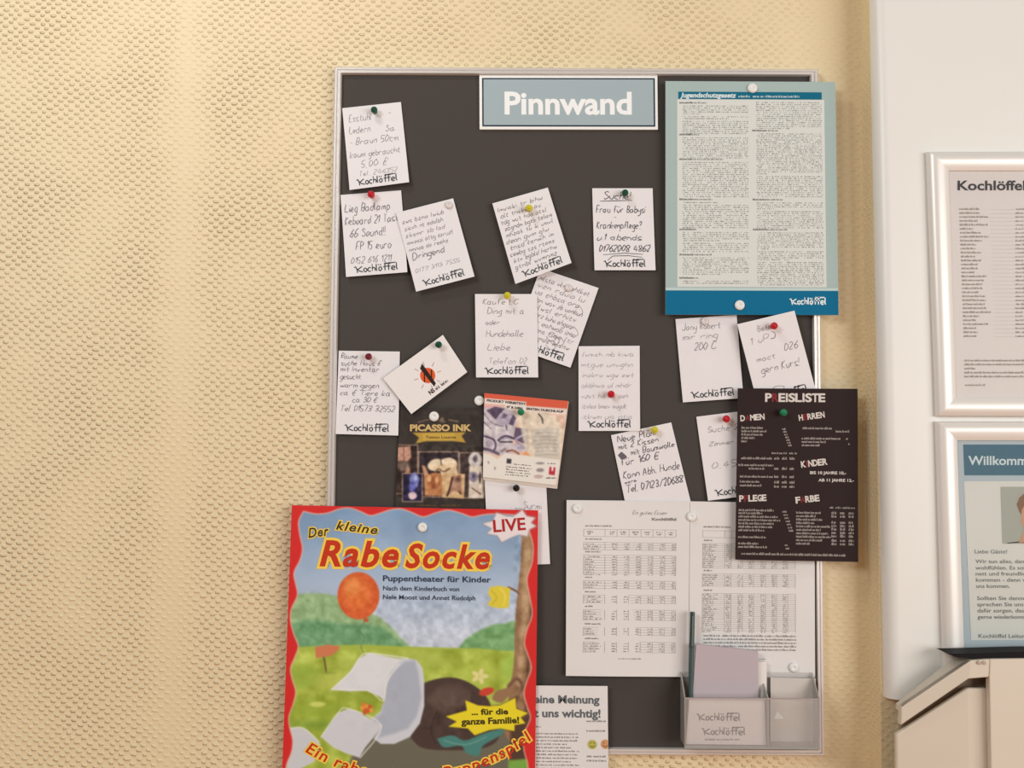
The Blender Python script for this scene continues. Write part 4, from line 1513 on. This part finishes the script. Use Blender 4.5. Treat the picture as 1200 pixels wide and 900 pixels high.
pin(767, 504, 'yellow', 'knob', .0152, 'yellow pin in the 160 euro note', .85)
pin(851, 491, 'red', 'knob', .0152, 'red pin in the note half hidden by the price list', .85)
pin(918, 483.5, 'bright_green', 'knob', .0318, 'bright green pin in the black price list', .85)
pin(610.5, 483, 'bright_green', 'knob', .0225, 'green pin in the orange-topped leaflet stack', .8)
pin(508.5, 488, 'white', 'disc', .0172, 'white round pin in the dark tattoo flyer', 1.0)
pin(561.5, 469.5, 'white', 'disc', .0122, 'white round pin stuck alone beside the leaflet stack', 1.0)
pin(605, 572, 'black', 'knob', .0152, 'black pin in the nearly blank note', .8)
pin(882, 103, 'white', 'disc', .0258, 'white round pin at the top of the law notice', 1.0)
pin(867, 357.5, 'white', 'disc', .0258, 'white round pin in the teal band of the law notice', 1.0)
pin(676.5, 596, 'white', 'disc', .0191, 'white pin in the left corner of the left table sheet', .95)
pin(810.5, 605.5, 'white', 'disc', .0191, 'white pin between the two table sheets', .95)
pin(930.5, 782.5, 'white', 'disc', .0196, 'white pin in the bottom right corner of the right table sheet', .95)
pin(495, 618, 'white', 'disc', .0262, 'white round pin near the top of the theatre poster', .95)

# ------------------------------------------------------------------ snap frames on the white panel
SATIN = mat('satin_aluminium', (232, 228, 223), rough=.34, metal=.15)
PANE = clear_mat('frame_pane', (.985, .985, .98), 1.12)


def snap(label, O, I, name='picture_frame'):
    r = empty(name, P(*O[3], PD))
    tag(r, label, 'frame', 'aluminium poster frames on the white panel')
    prof = [(0, 0), (0, .006), (.06, .009), (.2, .0122), (.36, .0134), (.52, .0132), (.7, .0118), (.85, .0098), (1, .0072), (1, 0)]
    frame_bars(r, O, I, PD + .0006, prof, SATIN, front=PD + .009)
    return r


f1 = snap('upper aluminium frame with a printed list, on the white panel at the right', [(1087, 177.5), (1318, 177), (1326, 489), (1098, 487.8)], [(1112, 199.5), (1294, 199.5), (1300, 465), (1120.5, 464.8)])
s1 = Sheet('printed_sheet', None, None, [(1110, 197), (1296, 197), (1302, 467), (1119, 467)], PD + .004, 186, 270, mat('list_paper', (222, 214, 212), rough=.7), thick=.0005)
s1.o.parent = f1; s1.o.location = ORG[s1.o] - ORG[f1]
p = Pr()
text(p, 'Kochlöffel', 1122.5, 1201, 223, 11.5, bold=.025)
s1.put('lettering', p, (74, 74, 78), .0004, px=True)
p = Pr()
for k in range(41):
    y = 246.5 + k * 4.66
    if 18 < k < 19:
        continue
    x = 1124 + (y - 246) * .035
    if y > 398:
        continue
    fine(p, x, 1200, y, 1.7, dens=1, stop=x + random.uniform(14, 34))
    for xx in np.arange(x + 36, 1196, 1.7):
        p.rect(xx, y - .35, xx + .7, y)
    fine(p, 1190, 1240, y, 1.5, dens=.9)
for y in (424, 428.6, 433.3, 438, 442.6):
    fine(p, 1130, 1260, y, 1.7, dens=1, stop=1142 if y == 433.3 else None)
fine(p, 1131, 1154, 452.5, 1.7, dens=1)
s1.put('fine_print', p, (160, 148, 136), .0004, px=True)
vs, fs = pslab([(1111, 198), (1119.5, 466), (1301, 466), (1295, 198)], PD + .0056, PD + .0062)
obj('pane', vs, fs, PANE, f1)

f2 = snap('lower aluminium frame with the blue welcome notice, above the beige cabinet', [(1097.5, 494), (1328, 494), (1336, 806), (1107, 806)], [(1121.8, 516), (1303, 516), (1309, 783), (1131, 783)])
s2 = Sheet('printed_sheet', None, None, [(1120, 514), (1305, 514), (1311, 785), (1129.5, 785)], PD + .004, 186, 270, mat('welcome_blue', (172, 186, 194), rough=.7), thick=.0005)
s2.o.parent = f2; s2.o.location = ORG[s2.o] - ORG[f2]
p = Pr(); p.quad((1128.7, 521), (1130.2, 557.5), (1300, 557.5), (1298, 521))
s2.put('header_band', p, (70, 108, 128), .0004, px=True)
p = Pr(); p.quad((1129.5, 564.5), (1137.8, 750.5), (1302, 750), (1298, 564))
s2.put('text_panel', p, (212, 213, 208), .0004, px=True)
p = Pr(); text(p, 'Willkommen', 1135, 1219, 545, 10.8, bold=.02)
s2.put('header_lettering', p, (205, 220, 224), .0006, px=True)
p = Pr()
for k, (tx, y, x, x1_) in enumerate([('Liebe Gäste!', 649.3, 1142, 1180), ('Wir tun alles, damit Sie sich', 660.8, 1143, 1232), ('wohlfühlen. Es soll sauber,', 668.2, 1143, 1228), ('nett und freundlich sein,', 675.2, 1143.3, 1222),
                                     ('kommen - denn wir', 682.4, 1143.6, 1209), ('uns kommen.', 689.6, 1144, 1183), ('Sollten Sie dennoch', 703.8, 1145, 1210), ('sprechen Sie uns bitte an', 711, 1145, 1226),
                                     ('dafür sorgen, dass Sie', 718.2, 1145.3, 1214), ('gerne wiederkommen.', 725.6, 1145.6, 1212), ('Kochlöffel Leitung', 747.8, 1146.5, 1205)]):
    text(p, tx, x, x1_, y, 4.6, bold=.01)
s2.put('lettering', p, (112, 116, 114), .0007, px=True)
p = Pr(); p.quad((1172.2, 571), (1174.5, 638), (1240, 638), (1238, 571))
s2.put('portrait_background', p, (166, 170, 160), .0007, px=True)
p = Pr()
p.poly([(1191, 592), (1194, 584), (1201, 578), (1212, 576), (1222, 582), (1226, 594), (1224, 604), (1198, 606), (1194, 600)][::-1])
s2.put('portrait_hair', p, (132, 100, 74), .0009, px=True)
p = Pr()
p.poly([(1197, 598), (1202, 590), (1214, 588), (1221, 598), (1219, 614), (1212, 622), (1214, 637.5), (1193, 637.5), (1200, 622), (1196, 612)][::-1])
s2.put('portrait_face', p, (196, 152, 126), .0010, px=True)
p = Pr(); p.line([(1180, 637.3), (1194, 636), (1206, 637.3)], 1.6)
s2.put('portrait_collar', p, (70, 66, 62), .0010, px=True)
vs, fs = pslab([(1121, 515), (1130, 784), (1310, 784), (1304, 515)], PD + .0056, PD + .0062)
obj('pane', vs, fs, PANE, f2)

# ------------------------------------------------------------------ beige cabinet, bottom right
CAB = mat('cabinet_laminate', (214, 203, 187), rough=.45, noise=.015, nscale=6)
cab = empty('cabinet', Vector((P(1150, 850, .2).x, -PD, 0)))
tag(cab, 'beige cabinet with a sloping top corner, below the framed notices', 'cabinet')
# rear shell: carries the two doors, its rim and right-hand face standing in front of them
CB = PD + .0145
vs, fs = pslab([(1066, 829), (1057, 829), (1054, 856), (1056, 1640), (1345, 1640), (1330, 771), (1141, 773), (1134, 776)], CB,
               [.0975, .0965, .0965, .0965, .108, .108, .108, .108])
obj('carcass', vs, fs, mat('carcass_inside', (150, 132, 112), rough=.6), cab)


def facet(name, quads, mt, thick=.012, bev=.0015):
    """a bent board: quads share corner points (px,py,depth)"""
    pts, key, fs = [], {}, []
    for qd in quads:
        idx = []
        for c in qd:
            if c not in key:
                key[c] = len(pts)
                pts.append(P(*c))
            idx.append(key[c])
        fs.append(tuple(idx))
    n = len(pts)
    vs = pts + [Vector((v.x, v.y + thick, v.z)) for v in pts]
    F2 = list(fs) + [tuple(i + n for i in f[::-1]) for f in fs]
    ed = {}
    for f in fs:
        for i in range(len(f)):
            e = (f[i], f[(i + 1) % len(f)])
            if (e[1], e[0]) in ed:
                del ed[(e[1], e[0])]
            else:
                ed[e] = 1
    for a, b in ed:
        F2.append((a, a + n, b + n, b))
    o = obj(name, vs, F2, mt, cab)
    if bev:
        bevel(o, bev)
    return o


facet('top_rim', [[(1056.5, 829, .118), (1055.5, 850, .118), (1135, 795.5, .140), (1138, 774, .140)],
                  [(1138, 774, .140), (1135, 795.5, .140), (1159, 793.5, .142), (1160, 772.5, .142)]], CAB, .014)
facet('fixed_panel', [[(1160.3, 772.5, .142), (1159.5, 793.5, .142), (1176, 1640, .142), (1335, 1640, .142), (1320, 770.5, .142)]], CAB, .014)
facet('door', [[(1134, 806.5, .126), (1050, 860.5, .108), (1056, 1640, .108), (1148, 1640, .126)], [(1157, 806.5, .128), (1134, 806.5, .126), (1148, 1640, .126), (1174, 1640, .128)]], CAB, .010, .003)
# top board closing the cabinet
TT = [P(1056.5, 829, .118), P(1138, 774, .140), P(1320, 770.5, .142)]
for a, b in ((0, 1), (1, 2)):
    A, B = TT[a], TT[b]
    vs, fs = prism([A, B, Vector((B.x, -CB, B.z)), Vector((A.x, -CB, A.z))],
                   [Vector((q.x, q.y, q.z - .008)) for q in (A, B, Vector((B.x, -CB, B.z)), Vector((A.x, -CB, A.z)))])
    obj('top_board', vs, fs, CAB, cab)
p0 = P(1147, 776.5, .1415)
vs, fs = lathe([(.0012, -.001), (.0032, 0), (.003, .0012), (.0006, .0016)], 12)
for dx in (0, .008):
    obj('hinge_screw', [p0 + Vector(v) + Vector((dx, 0, 0)) for v in vs], fs, mat('screw_cap', (178, 158, 146), rough=.5), cab)
# dark tray on the cabinet
BLK = mat('black_plastic', (26, 24, 26), rough=.6, spec=.1)
vs, fs = pslab([(1110, 766), (1120, 770.2), (1141, 771.5), (1320, 770), (1320, 762.5), (1200, 763.8), (1135, 765.6)], CB + .001, .136)
tag(obj('flat_tray', vs, fs, BLK), 'thin black tray lying on top of the beige cabinet', 'tray')
